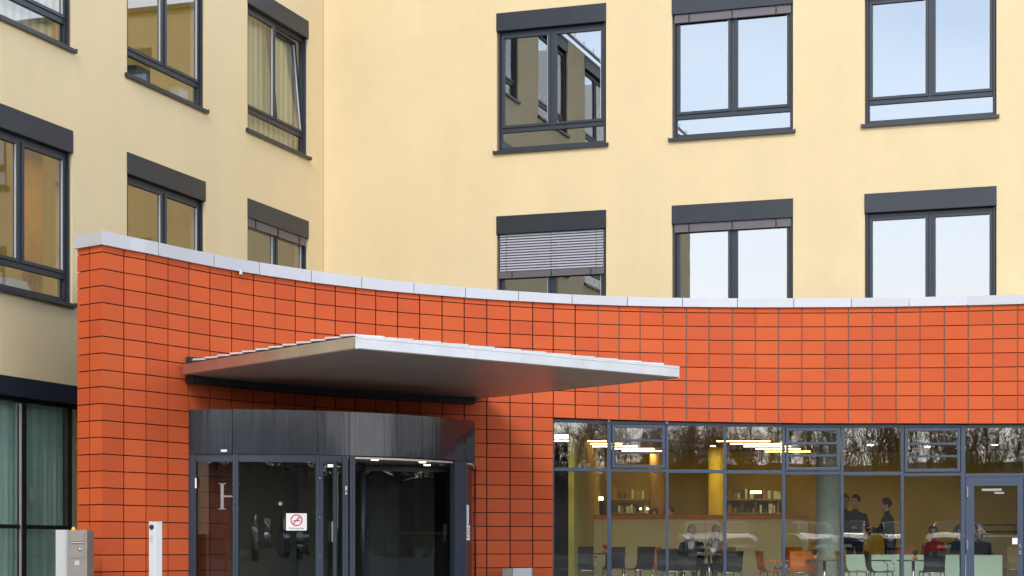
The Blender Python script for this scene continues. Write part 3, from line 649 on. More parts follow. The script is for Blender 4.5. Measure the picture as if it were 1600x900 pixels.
# lettering, stickers, signs on the glass
def arc_frame(px, z, off=0):
    t = t_of(px); p = arc(t, off); a = aA + (aB - aA) * t; n_ = Vector((math.cos(a), math.sin(a), 0)); x = Vector((-n_.y, n_.x, 0)); m = Matrix.Identity(4)
    if x.x < 0: x = -x
    for i in range(3): m[i][0] = x[i]; m[i][1] = (0, 0, 1)[i]; m[i][2] = n_[i]; m[i][3] = (p.x, p.y, z)[i]
    return m
def zpx(px, py): q = arc(t_of(px), -.05); return EYE + (YH - py) / F * q.y
def text(body, size, mtx, m, parent, name='lettering', font_w=1.0, ext=.0015, al='CENTER'):
    c = bpy.data.curves.new(name, 'FONT'); c.body = body; c.size = size; c.extrude = ext; c.align_x = al; c.align_y = 'CENTER'; c.materials.append(m)
    tmp = bpy.data.objects.new(name, c); COL.objects.link(tmp)
    dg = bpy.context.evaluated_depsgraph_get(); me = bpy.data.meshes.new_from_object(tmp.evaluated_get(dg)); bpy.data.objects.remove(tmp); me.name = name
    o = link(bpy.data.objects.new(name, me), parent); o.matrix_world = mtx @ Matrix.Diagonal((font_w, 1, 1, 1)); return o
# serif letter H
z0, z1 = zpx(350, 796), zpx(350, 755); hh = z1 - z0
q = MB()
def rct(x0, x1, y0, y1): q.box(x0, x1, y0, y1, 0, .002)
for x in (-.115, .085):
    rct(x, x + .045, -hh / 2, hh / 2); rct(x - .03, x + .075, -hh / 2, -hh / 2 + .014); rct(x - .03, x + .075, hh / 2 - .014, hh / 2)
rct(-.07, .085, -.012, .012)
o = q.build('glass_letter', M['frosted'], dr); o.matrix_world = arc_frame(355.5, (z0 + z1) / 2, -.053)
o = q and None
fx = arc_frame(463.5, (zpx(463, 802) + zpx(463, 829)) / 2, -.048); wS, hS = .30, .255
ns = MB().box(-wS / 2, wS / 2, -hS / 2, hS / 2, 0, .004).build('no_smoking_sign', M['white_plastic'], dr); ns.matrix_world = fx
ns['label'] = 'white square no smoking sign on the glass'
q = MB(); n = 32
for i in range(n):
    a, b = 2 * math.pi * i / n, 2 * math.pi * (i + 1) / n; ro, ri = .088, .070
    q.hexa([(ri * math.cos(a), ri * math.sin(a), 0), (ro * math.cos(a), ro * math.sin(a), 0), (ro * math.cos(b), ro * math.sin(b), 0), (ri * math.cos(b), ri * math.sin(b), 0)], [(ri * math.cos(a), ri * math.sin(a), .002), (ro * math.cos(a), ro * math.sin(a), .002), (ro * math.cos(b), ro * math.sin(b), .002), (ri * math.cos(b), ri * math.sin(b), .002)])
c_, s1 = math.cos(R(50)), math.sin(R(50)); h = .008
q.hexa([(-.072 * c_ + h * s1, -.072 * s1 - h * c_, .0), (.072 * c_ + h * s1, .072 * s1 - h * c_, .0), (.072 * c_ - h * s1, .072 * s1 + h * c_, .0), (-.072 * c_ - h * s1, -.072 * s1 + h * c_, .0)],
       [(-.072 * c_ + h * s1, -.072 * s1 - h * c_, .003), (.072 * c_ + h * s1, .072 * s1 - h * c_, .003), (.072 * c_ - h * s1, .072 * s1 + h * c_, .003), (-.072 * c_ - h * s1, -.072 * s1 + h * c_, .003)])
o = q.build('prohibition_ring', M['red_print'], ns); o.location = (0, .025, .004)
q = MB().box(-.045, .05, -.016, .0, 0, .001); q.box(.0, .045, .012, .017, 0, .001); q.box(.03, .05, .024, .028, 0, .001); o = q.build('cigarette', M['black_print'], ns); o.location = (0, .025, .0041)
text('Nichtraucher', .042, fx @ Matrix.Translation((0, -.095, .005)), M['black_print'], ns).matrix_parent_inverse = Matrix.Identity(4)
def sticker(px, py, w_, h_, m, name='sticker', off=-.008):
    o = MB().box(-w_ / 2, w_ / 2, -h_ / 2, h_ / 2, 0, .003).build(name, M[m], dr); o.matrix_world = arc_frame(px, zpx(px, py), off); return o
sticker(350, 704.5, .09, .035, 'white_plastic', off=.002); sticker(541, 766, .03, .13, 'white_plastic', off=-.006); sticker(541, 768, .02, .03, 'black_print', off=-.002)
sticker(306, 755, .025, .15, 'white_plastic', 'pull_handle', off=.0); sticker(438, 787, .05, .05, 'frosted', off=-.05)
for py in (747.5, 808.5, 869): sticker(500, py, .018, .018, 'chrome', 'screw_cap', off=-.009)
# notices mounted on the side by the tiles
def side(px, py0, py1, x0, w_, m, name, par=dr):
    q0 = B2 + s2 * x0; za, zb = EYE + (YH - py1) / F * q0.y, EYE + (YH - py0) / F * q0.y
    return slab(q0, q0 + Vector((w_ * .95, w_ * .2, 0)), Vector((0, 1, 0)), .012, za, zb, name, M[m], par)
side(730, 789, 820, .02, .036, 'steel_light', 'intercom_strip'); s_n = side(730, 821, 844, .0, .055, 'white_plastic', 'notice')
s_n['label'] = 'small white notice with red rings'
q0 = B2 + Vector((.03, -.004, 0))
for py in (828, 837):
    z = EYE + (YH - py) / F * q0.y; q = MB()
    for i in range(16):
        a, b = 2 * math.pi * i / 16, 2 * math.pi * (i + 1) / 16
        q.hexa([(.018 * math.cos(a), -.002, .03 * math.sin(a)), (.025 * math.cos(a), -.002, .042 * math.sin(a)), (.025 * math.cos(b), -.002, .042 * math.sin(b)), (.018 * math.cos(b), -.002, .03 * math.sin(b))], [(.018 * math.cos(a), 0, .03 * math.sin(a)), (.025 * math.cos(a), 0, .042 * math.sin(a)), (.025 * math.cos(b), 0, .042 * math.sin(b)), (.018 * math.cos(b), 0, .03 * math.sin(b))])
    o = q.build('prohibition_ring', M['red_print'], s_n); o.location = (q0.x, q0.y, z)
p = wall_pt(742, -.03); cd = MB().bar((p.x, p.y, 0), (p.x, p.y, 2.25), .013, n=8); tag(cd.build('cable_conduit', M['anthracite']), 'thin dark conduit running up the tiles beside the revolving door', 'pipe')
# lobby behind
lb = MB()
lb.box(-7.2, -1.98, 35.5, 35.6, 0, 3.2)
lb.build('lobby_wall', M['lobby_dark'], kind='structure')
MB().hexa([(-7.1, 25.9, .01), (-2.6, 28.6, .01), (-1.98, 35.5, .01), (-7.2, 35.5, .01)], [(-7.1, 25.9, .03), (-2.6, 28.6, .03), (-1.98, 35.5, .03), (-7.2, 35.5, .03)]).build('lobby_floor', M['lobby_panel'], kind='structure')
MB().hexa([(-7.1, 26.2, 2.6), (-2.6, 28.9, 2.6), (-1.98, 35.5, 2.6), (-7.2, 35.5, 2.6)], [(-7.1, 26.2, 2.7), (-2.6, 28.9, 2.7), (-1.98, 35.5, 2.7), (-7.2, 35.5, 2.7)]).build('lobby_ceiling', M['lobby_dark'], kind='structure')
names7 = ('leftmost', 'second', 'third', 'middle', 'fifth', 'sixth', 'rightmost')
for i in range(7):
    x = -6.6 + i * .62; tag(MB().box(x, x + .12 + .1 * (i % 2), 32.5 + .2 * i, 32.62 + .2 * i, 0.03, 2.6).build('lobby_post', M['lobby_panel']), names7[i] + ' of the seven grey posts in the dark lobby', 'post', 'posts in the dark lobby')
ct = MB(); ct.box(-6.4, -4.4, 30.5, 31.1, .03, 1.12); lc = tag(ct.build('reception_counter', M['lobby_panel']), 'dim reception counter with an orange edge inside the entrance', 'counter')
MB().box(-6.45, -4.35, 30.42, 31.15, 1.12, 1.16).build('counter_top', M['orange_wood'], lc)

# ------------------------------------------------------------------ cafe glazing
cf = thing('glass_front', 'blue grey framed glazing of the cafe under the tiled wall', 'window', (0, 0, 0))
mull = [(865, 867.5), (950.2, 956.8), (1040.8, 1045.2), (1131, 1135.8), (1222.5, 1227.3), (1314, 1319), (1407.6, 1412.6), (1501.5, 1508.5), (1600, 1607), (1697, 1703), (1793, 1799)]
OF = .10
def cw(px): return wall_pt(px, OF)
def zc_at(px, py): return EYE + (YH - py) / F * zz(px)
def ztop(px): return zrow(px, 8) - .01
def ztr(px): return EYE + (YH - float(np.interp(px, [865, 1210, 1500, 1600], [733, 738.3, 741.7, 743]))) / F * (zz(px) + OF)
for a, b in mull:
    p, q_ = cw(a), cw(b); n_ = Vector((0, 1, 0)); slab(p, q_, n_, .12, 0, ztop(a), 'mullion', M['frame_blue'], cf, bevel=.004)
for i in range(len(mull) - 1):
    a, b = mull[i][1], mull[i + 1][0]; p, q_ = cw(a), cw(b); z1a = ztop(a)
    t = (q_ - p).normalized(); n_ = Vector((-t.y, t.x, 0)); zt_ = ztr((a + b) / 2)
    sag_ = .0
    slab(p, q_, n_, .10, z1a - .055, z1a, 'head_rail', M['frame_blue'], cf)
    slab(p + n_ * -.004, q_ + n_ * -.004, n_, .10, zt_ - .03, zt_ + .03, 'transom', M['frame_blue'], cf, bevel=.003)
    slab(p, q_, n_, .10, 0, .06, 'bottom_rail', M['frame_blue'], cf)
    if i in (1, 4, 6):
        vw = thing('x', '', '') if False else None
        L = (q_ - p).length; za, zb = zt_ + .03, z1a - .055
        def V(u0, u1, z0, z1, y0, y1): return MB().hexa([(*(p + t * u0 + n_ * y0).xy, z0), (*(p + t * u1 + n_ * y0).xy, z0), (*(p + t * u1 + n_ * y1).xy, z0), (*(p + t * u0 + n_ * y1).xy, z0)], [(*(p + t * u0 + n_ * y0).xy, z1), (*(p + t * u1 + n_ * y0).xy, z1), (*(p + t * u1 + n_ * y1).xy, z1), (*(p + t * u0 + n_ * y1).xy, z1)])
        e = .065; vf = MB()
        for ar in ((.012, e, za + .012, zb - .012), (L - e, L - .012, za + .012, zb - .012), (e, L - e, za + .012, za + e), (e, L - e, zb - e, zb - .012)):
            m_ = V(ar[0], ar[1], ar[2], ar[3], -.03, .05); k = len(vf.v); vf.v += m_.v; vf.f += [[k + q3 for q3 in f_] for f_ in m_.f]; vf.m += m_.m; vf.sm += m_.sm; vf.tone += m_.tone
        vo = vf.build('vent_window', M['frame_blue'], cf, bevel=.004); h3 = (zb - za - 2 * e) / 3
        for k in (1, 2): V(e, L - e, za + e + h3 * k - .02, za + e + h3 * k + .02, -.02, .04).build('glazing_bar', M['frame_blue'], vo)
        for k in range(3): V(e, L - e, za + e + h3 * k + .02 * (k > 0), za + e + h3 * (k + 1) - .02 * (k < 2), .008, .016).build('pane', M['cafe_glass'], vo)
    else:
        slab(p + n_ * .04, q_ + n_ * .04, n_, .008, zt_ + .03, z1a - .055, 'pane', M['cafe_glass'], cf)
    if i != 7: slab(p + n_ * .04, q_ + n_ * .04, n_, .008, .06, zt_ - .03, 'pane', M['cafe_glass'], cf)
    else:    # glazed door
        L = (q_ - p).length; zd = zt_ - .035
        def V2(u0, u1, z0, z1, y0, y1, nm, m, par): return MB().hexa([(*(p + t * u0 + n_ * y0).xy, z0), (*(p + t * u1 + n_ * y0).xy, z0), (*(p + t * u1 + n_ * y1).xy, z0), (*(p + t * u0 + n_ * y1).xy, z0)], [(*(p + t * u0 + n_ * y0).xy, z1), (*(p + t * u1 + n_ * y0).xy, z1), (*(p + t * u1 + n_ * y1).xy, z1), (*(p + t * u0 + n_ * y1).xy, z1)]).build(nm, M[m], par)
        do = V2(.01, .15, .01, zd, -.012, .06, 'door', 'frame_blue', cf); do['label'] = 'blue grey framed glass door'
        V2(L - .11, L - .01, .01, zd, -.012, .06, 'door_stile', 'frame_blue', do)
        V2(.15, L - .11, zd - .15, zd, -.010, .058, 'door_rail', 'frame_blue', do); V2(.15, L - .11, .01, .2, -.010, .058, 'door_rail', 'frame_blue', do)
        V2(.15, L - .11, .2, zd - .15, .02, .028, 'pane', 'cafe_glass', do)
        for zz_ in (EYE + (YH - 769) / F * 29, EYE + (YH - 851) / F * 29): V2(.022, .046, zz_ - .09, zz_ + .09, -.035, -.012, 'hinge', 'chrome', do)
        V2(L - .20, L - .11, .93, 1.04, -.02, .02, 'lock_plate', 'white_plastic', do)
        for z_ in (.86, .74): V2(L - .085, L - .045, z_, z_ + .075, -.03, -.012, 'lock_cylinder', 'chrome', do)
        V2(.28, .62, 1.86, 1.90, .03, .09, 'door_closer', 'steel_light', do); V2(.5, .66, 1.81, 1.84, .05, .08, 'closer_arm', 'steel_light', do)
for px in (953.5, 1043): 
    p = cw(px); MB().box(p.x - .02, p.x + .02, p.y - .02, p.y + .01, ztop(px) - .02, ztop(px) + .02).build('cap', M['white_plastic'], cf)

# ------------------------------------------------------------------ cafe interior
CX0, CX1, CB = -1.95, 9.5, 38.5
q = MB(); q.box(CX0, CX1, CB, CB + .1, 0, 3.4); q.box(CX0 - .1, CX0, 29.3, CB, 0, 3.4); q.box(CX1, CX1 + .1, 28, CB, 0, 3.4)
q.build('cafe_wall', M['mustard'], kind='structure')
def poly_slab(z0, z1, name, m, off):
    b = MB(); pxs = np.linspace(868, 1900, 20); f_ = [wall_pt(p_, off) for p_ in pxs]
    for u, v in zip(f_[:-1], f_[1:]): b.hexa([(*u.xy, z0), (*v.xy, z0), (v.x, CB, z0), (u.x, CB, z0)], [(*u.xy, z1), (*v.xy, z1), (v.x, CB, z1), (u.x, CB, z1)])
    return b.build(name, m, kind='structure')
poly_slab(-.02, .03, 'cafe_floor', M['cafe_floor_mat'], .25); poly_slab(3.12, 3.2, 'cafe_ceiling', M['cafe_ceiling'], .3)
def on(px, py, z): Z = (z - EYE) * F / (YH - py); return P(px, py, Z)
LT = [(689.7, 862, 947), (693.8, 895, 972), (698, 925, 996), (701.7, 952, 1022), (705.2, 972, 1037), (690, 1120, 1203), (694, 1141, 1222), (698, 1162, 1236), (702, 1181, 1251), (706, 1196, 1266)]
for k, (py, a, b) in enumerate(LT):
    z = 3.02; p, q_ = on(a, py, z), on(b, py, z)
    t = thing('ceiling_light', ('left' if k < 5 else 'right') + ' group of slim cafe ceiling lights, ' + ('nearest', 'second', 'middle', 'fourth', 'farthest')[k % 5] + ' bar', 'lamp', p, 0, 'slim lights under the cafe ceiling')
    L = (q_ - p).length; MB().box(0, L, -.012, .012, 0, .014).build('tube', M['tube_light'], t); MB().box(-.02, L + .02, -.03, .03, .015, .04).build('housing', M['black_steel'], t)
    for x in (.2, L - .2): MB().bar((x, 0, .04), (x, 0, .10), .006, n=5).build('hanger', M['chrome'], t)
for k, (px, Z, lb_) in enumerate(((1114, 36.4, 'round downlight left of the yellow column'), (905, 36.4, 'added round downlight brightening the left end of the cafe'), (1012, 37.2, 'added round downlight brightening the cafe near the brown column'), (1225, 36.6, 'added round downlight brightening the cafe right of the bottle shelf'), (1360, 36.0, 'added round downlight brightening the cafe above the standing people'), (1450, 36.6, 'added round downlight brightening the bay left of the glass door'), (1555, 36.0, 'added round downlight brightening the cafe behind the glass door'))):  # all but the first are added lamps that brighten the cafe
    t = thing('downlight', lb_, 'lamp', (P(px, 0, Z).x, Z, 3.105)); MB().lathe([(.075, 0), (.10, 0), (.10, .015), (.075, .015)], n=20).build('ring', M['chrome'], t); MB().lathe([(0, .006), (.075, .006), (.075, .012), (0, .012)], n=16).build('lens', M['downlight'], t)
# partition with orange rail
ZP = 35.6
x0, x1 = P(862, 0, ZP).x, P(1263, 0, ZP).x; zt_ = EYE + (YH - 804.5) / F * ZP
pt = thing('partition', 'cream half height partition with an orange wooden top rail in the cafe', 'partition', ((x0 + x1) / 2, ZP, 0))
Lh = (x1 - x0) / 2
for k in range(5): MB().box(-Lh + k * Lh * .4 + .004, -Lh + (k + 1) * Lh * .4 - .004, 0, .12, .03, zt_ - .09).build('panel', M['cream'], pt)
MB().box(-Lh - .02, Lh + .02, -.03, .15, zt_ - .09, zt_).build('top_rail', M['orange_wood'], pt)
def column(px, Z, r, m, label):
    x = P(px, 0, Z).x; c = MB().lathe([(r, 0.03), (r, 3.12)], (0, 0, 0), 28); o = c.build('column', M[m]); o.location = (x, Z, 0); return tag(o, label, 'column')
column(1119, 37.2, .175, 'yellow_paint', 'bright yellow round column behind the partition')
column(1294.5, 31.6, .235, 'concrete', 'grey green concrete column standing near the cafe glass')
column(1027, 37.4, .17, 'chair_wood', 'brown column at the back of the cafe behind the partition')
# shelves at the back with lit things
def shelf(px, Z, w_, lab, n=4, h=2.0):
    x = P(px, 0, Z).x; t = thing('shelf', lab, 'shelf', (x, Z, 0.03))
    for s in (-w_ / 2, w_ / 2): MB().box(s - .02, s + .02, 0, .35, 0, h).build('upright', M['black_steel'], t)
    for k in range(n):
        b = MB().box(-w_ / 2 + .02, w_ / 2 - .02, 0, .35, h - .05 - k * .32, h - .02 - k * .32).build('shelf_board', M['chair_wood'], t)
    q = MB()
    for k in range(n):
        x_ = -w_ / 2 + .05
        while x_ < w_ / 2 - .1: ww = random.uniform(.04, .09); hh = random.uniform(.1, .24); q.box(x_, x_ + ww, .05, .2, h - .02 - k * .32, h - .02 - k * .32 + hh, random.choice([0, 1, 2])); x_ += ww + random.uniform(.01, .07)
    q.build('goods', [M['cloth_grey'], M['chair_wood'], M['mint']], t, kind='stuff'); return t
shelf(1180, 38.0, 1.35, 'dark shelf of bottles behind the partition right of the yellow column'); shelf(905, 38.0, 1.0, 'dark shelf behind the partition at the left end of the cafe'); shelf(985, 38.0, .9, 'dark shelf of goods left of the brown column')
for px, py, w_, h_ in ((898.5, 786, .05, .36), (939, 779, .1, .08), (1001, 795, .05, .04), (1012, 795, .05, .04), (1181, 769, .25, .06)):
    p = P(px, py, 37.6); o = MB().box(-w_ / 2, w_ / 2, -.02, .02, -h_ / 2, h_ / 2).build('display_light', M['room_light']); o.location = p
    tag(o, {898.5: 'tall narrow lit sign at the far left of the cafe', 939: 'small lit panel between the first two shelves', 1001: 'left one of two tiny lamps above the partition', 1012: 'right one of two tiny lamps above the partition', 1181: 'flat warm light strip over the bottle shelf'}[px], 'lamp')
# mint parapet panels by the glass
ZM = 31.9
for k, (a, b) in enumerate(((1320, 1360), (1362, 1406), (1408, 1452), (1454, 1500), (1502, 1567))):
    xa, xb = P(a, 0, ZM).x, P(b, 0, ZM).x; o = MB().box(0, xb - xa - .01, 0, .04, .03, EYE - .055 - .002 * k).build('screen_panel', M['mint'], bevel=.004); o.location = (xa, ZM, 0)
    tag(o, ('leftmost', 'second', 'middle', 'fourth', 'rightmost and widest')[k] + ' pale mint low screen panel in the right part of the cafe', 'panel', 'low mint screen panels')
# rail + counter at the right
t = thing('handrail', 'dark metal handrail at the back of the cafe behind the glass door', 'railing', (P(1560, 0, 36).x, 36, .03))
for z in (1.35, 1.20): MB().bar((-.9, 0, z), (1.6, 0, z), .022).build('rail', M['black_steel'], t)
for x in (-.55, .35, 1.3): MB().bar((x, 0, 0), (x, 0, 1.35), .02).build('post', M['black_steel'], t)
o = MB().box(-.6, 1.5, 0, .6, .03, 1.10).build('sideboard', M['chair_wood'], bevel=.01); o.location = (P(1560, 0, 34.5).x, 34.5, 0); tag(o, 'brown wooden sideboard behind the glass door', 'sideboard')
MB().box(-.65, 1.55, -.05, .65, 1.10, 1.14).build('top', M['cream'], o)

# chairs and tables
def chair(px, Z, rz, m, label, arms=False, first=[{}]):
    x = P(px, 0, Z).x; key = (m, arms)
    if key in first[0]:
        src = first[0][key]; r = src.copy(); COL.objects.link(r)
        for c in src.children:
            k = c.copy(); COL.objects.link(k); k.parent = r
    else:
        r = thing('cafe_chair', '', 'chair'); first[0][key] = r
        prof = [(-.20, .47), (-.05, .445), (.1, .445), (.19, .47), (.225, .55), (.235, .65), (.245, .76), (.265, .865)]   # y(back) , z
        b = MB(); n = len(prof); hw = [.20, .215, .215, .205, .195, .195, .20, .205]
        rows = []
        for (y, z), h_ in zip(prof, hw):
            rows.append([Vector((h_ * s, -y + (.02 * (1 - s * s) if z > .55 else 0), z - (.012 * (1 - s * s) if z < .5 else 0))) for s in (-1, -.5, 0, .5, 1)])
        for i in range(n - 1):
            for k in range(4):
                q4 = [rows[i][k], rows[i][k + 1], rows[i + 1][k + 1], rows[i + 1][k]]; off = Vector((0, 0, -.012)) if prof[i + 1][1] < .5 else Vector((0, -.012, 0))
                if i < 3: b2 = MB()
                b.hexa([p + off for p in q4], q4)
        sb = MB(); sb.v, sb.f, sb.m, sb.sm, sb.tone = b.v, b.f, b.m, b.sm, b.tone
        cut = 3 * 4 * 6
        s1_ = MB(); s1_.v = b.v; s1_.f = b.f[:cut]; s1_.m = b.m[:cut]; s1_.sm = b.sm[:cut]; s1_.tone = b.tone[:cut]
        s2_ = MB(); s2_.v = b.v; s2_.f = b.f[cut:]; s2_.m = b.m[cut:]; s2_.sm = b.sm[cut:]; s2_.tone = b.tone[cut:]
        s1_.build('seat', M[m], r); s2_.build('backrest', M[m], r)
        for sx_ in (-1, 1):
            for sy_ in (-1, 1): MB().bar((.19 * sx_, .17 * sy_, .44), (.235 * sx_, .225 * sy_, 0), .0115, n=7).build('leg', M['chrome'], r)
            if arms:
                MB().tube([(.22 * sx_, .2, .44), (.25 * sx_, .19, .60), (.255 * sx_, .12, .66)], .011, 7).build('arm_tube', M['chrome'], r)
                MB().box(.235 * sx_ - .02, .235 * sx_ + .02, -.17, .14, .66, .685).build('armrest', M['orange_wood'] if m == 'chair_orange' else M[m], r)
        MB().bar((-.19, .17, .43), (.19, .17, .43), .01, n=6).build('stretcher', M['chrome'], r); MB().bar((-.19, -.17, .43), (.19, -.17, .43), .01, n=6).build('stretcher', M['chrome'], r)
    r.location = (x, Z, .03); r.rotation_euler = (0, 0, R(rz)); sc1 = 1 if (px < 1030 or Z > 32.4) else (.95 if px < 1130 else .9); r.scale = (1, 1, sc1)
    r['label'] = label; r['category'] = 'chair'; r['group'] = 'chairs in the cafe'; return r
# local +y is the direction the sitter faces
chair(876, 31.4, -80, 'chair_orange', 'leftmost orange chair seen from the side next to the tiled wall')
chair(910, 30.6, 4, 'chair_black', 'black chair with its back to the glass in the first cafe bay', True)
chair(959, 32.9, 176, 'chair_black', 'black chair on the far side of the leftmost round table')
chair(997, 31.3, 38, 'chair_black', 'black chair turned towards the leftmost table, in front of an orange one')
chair(1013, 32.0, 14, 'chair_orange', 'orange chair half hidden behind a black one, left of the seated man')
chair(1048, 30.7, -14, 'chair_black', 'black chair nearest the glass in front of the seated man')
chair(1068, 31.0, 12, 'chair_black', 'second black chair in front of the man, right beside the first', True)
chair(1137, 31.0, 22, 'chair_black', 'black chair in front of the woman in the beige jacket')
chair(1207, 31.5, -72, 'chair_orange', 'orange chair seen from the side left of the concrete column', True)
chair(1249, 31.0, 2, 'chair_orange', 'orange armchair seen from behind, just left of the concrete column', True)
chair(1333, 31.2, -70, 'chair_wood', 'pale wooden chair seen from the side right of the concrete column')
chair(1376, 31.0, -82, 'chair_black', 'black armchair seen from the side before the mint panels', True)
chair(1456, 30.7, 3, 'chair_black', 'black chair seen from behind below the person in red')
chair(1581, 32.5, 10, 'chair_wood', 'wooden chair behind the glass door', True)
CM = chair(1082, 32.75, 168, 'chair_orange', 'orange chair the man with the cup sits on')
CW = chair(1124, 32.6, 140, 'chair_wood', 'wooden chair the woman in the beige jacket sits on')
C3 = chair(1461, 33.3, 150, 'chair_wood', 'wooden chair under the person in red'); C4 = chair(1494, 33.9, 200, 'chair_black', 'black chair under the person in blue by the door frame')
C5 = chair(1530, 33.5, 170, 'chair_black', 'black chair under the person seen through the glass door')
chair(1230, 33.4, 150, 'chair_orange', 'orange chair farther back, left of the concrete column')
chair(1410, 33.0, 165, 'chair_orange', 'orange chair behind the second and middle mint panels')
def table(px, Z, r, z, label):
    t = thing('round_table', label, 'table', (P(px, 0, Z).x, Z, .03), 0, 'round cafe tables')
    MB().lathe([(0, z - .028), (r, z - .028), (r, z), (0, z)], n=32).build('tabletop', M['table_top'], t)
    MB().bar((0, 0, .02), (0, 0, z - .03), .03, n=12).build('pedestal', M['chrome'], t); MB().lathe([(0, 0), (.22, 0), (.2, .02), (0, .03)]).build('base', M['chrome'], t)
    return t
table(950, 31.9, .36, .745, 'leftmost round table, with a small orange plant'); table(1108, 31.9, .50, .735, 'round table where the man and the woman sit'); table(1288, 30.7, .34, .63, 'round table in front of the concrete column'); table(1427, 30.8, .3, .62, 'small table in front of the second mint panel'); table(1500, 32.9, .45, .73, 'round table between the seated people near the glass door')
def cup(p, label, m='white_plastic'):
    o = MB().lathe([(0, 0), (.028, 0), (.04, .05), (.042, .1), (.038, .1), (.034, .05), (0, .012)], n=16).build('cup', M[m]); o.location = p; tag(o, label, 'cup')
    MB().tube([(.038, 0, .08), (.065, 0, .075), (.065, 0, .04), (.036, 0, .03)], .006, 6).build('handle', M[m], o); return o
tb = P(1108, 0, 31.9); cup((tb.x + .06, 31.7, .766), 'white cup on the table between the man and the woman')
o = MB().lathe([(0, 0), (.09, 0), (.12, .02), (.118, .022), (0, .006)], n=20).build('plate', M['white_plastic']); o.location = (tb.x - .22, 31.65, .766); tag(o, 'white plate in front of the man', 'plate')
o = MB().lathe([(0, 0), (.09, 0), (.12, .02), (.118, .022), (0, .006)], n=20).build('saucer', M['orange_wood']); o.location = (tb.x - .05, 31.58, .766); tag(o, 'orange dish in the middle of the couple table', 'plate')
def plant(px, Z, z, label):
    t = thing('potted_plant', label, 'plant', (P(px, 0, Z).x, Z, z)); MB().lathe([(0, 0), (.04, 0), (.05, .07), (.045, .07), (0, .06)], n=12).build('pot', M['orange_wood'], t)
    q = MB()
    for i in range(16): a = i * 2.4; q.bar((0, 0, .06), (.05 * math.cos(a), .05 * math.sin(a), .13 + .05 * random.random()), .004, .010, n=4)
    q.build('leaves', M['cloth_red'] if px < 1000 else M['bank'], t)
plant(946, 31.75, .775, 'small orange plant on the leftmost round table'); plant(1273, 30.6, .66, 'small plant on the table before the concrete column'); plant(1430, 30.7, .65, 'little orange pot on the small table by the mint panel')

# ------------------------------------------------------------------ people: one continuous remeshed body each
def ell(V, Fc, c, r, rot=None, nu=14, nv=10):
    k = len(V); c = Vector(c)
    for j in range(nv + 1):
        ph = math.pi * j / nv
        for i in range(nu):
            th = 2 * math.pi * i / nu; p = Vector((r[0] * math.sin(ph) * math.cos(th), r[1] * math.sin(ph) * math.sin(th), r[2] * math.cos(ph)))
            if rot is not None: p = rot @ p
            V.append(tuple(c + p))
    for j in range(nv):
        for i in range(nu): Fc.append([k + j * nu + i, k + (j + 1) * nu + i, k + (j + 1) * nu + (i + 1) % nu, k + j * nu + (i + 1) % nu])
def caps(V, Fc, a, b, ra, rb):
    a, b = Vector(a), Vector(b); n = 6
    for i in range(n + 1): pass
    ell(V, Fc, a, (ra,) * 3, nu=10, nv=8); ell(V, Fc, b, (rb,) * 3, nu=10, nv=8)
    m = MB().bar(a, b, ra, rb, n=10); k = len(V); V += m.v; Fc += [[k + q for q in f_] for f_ in m.f]
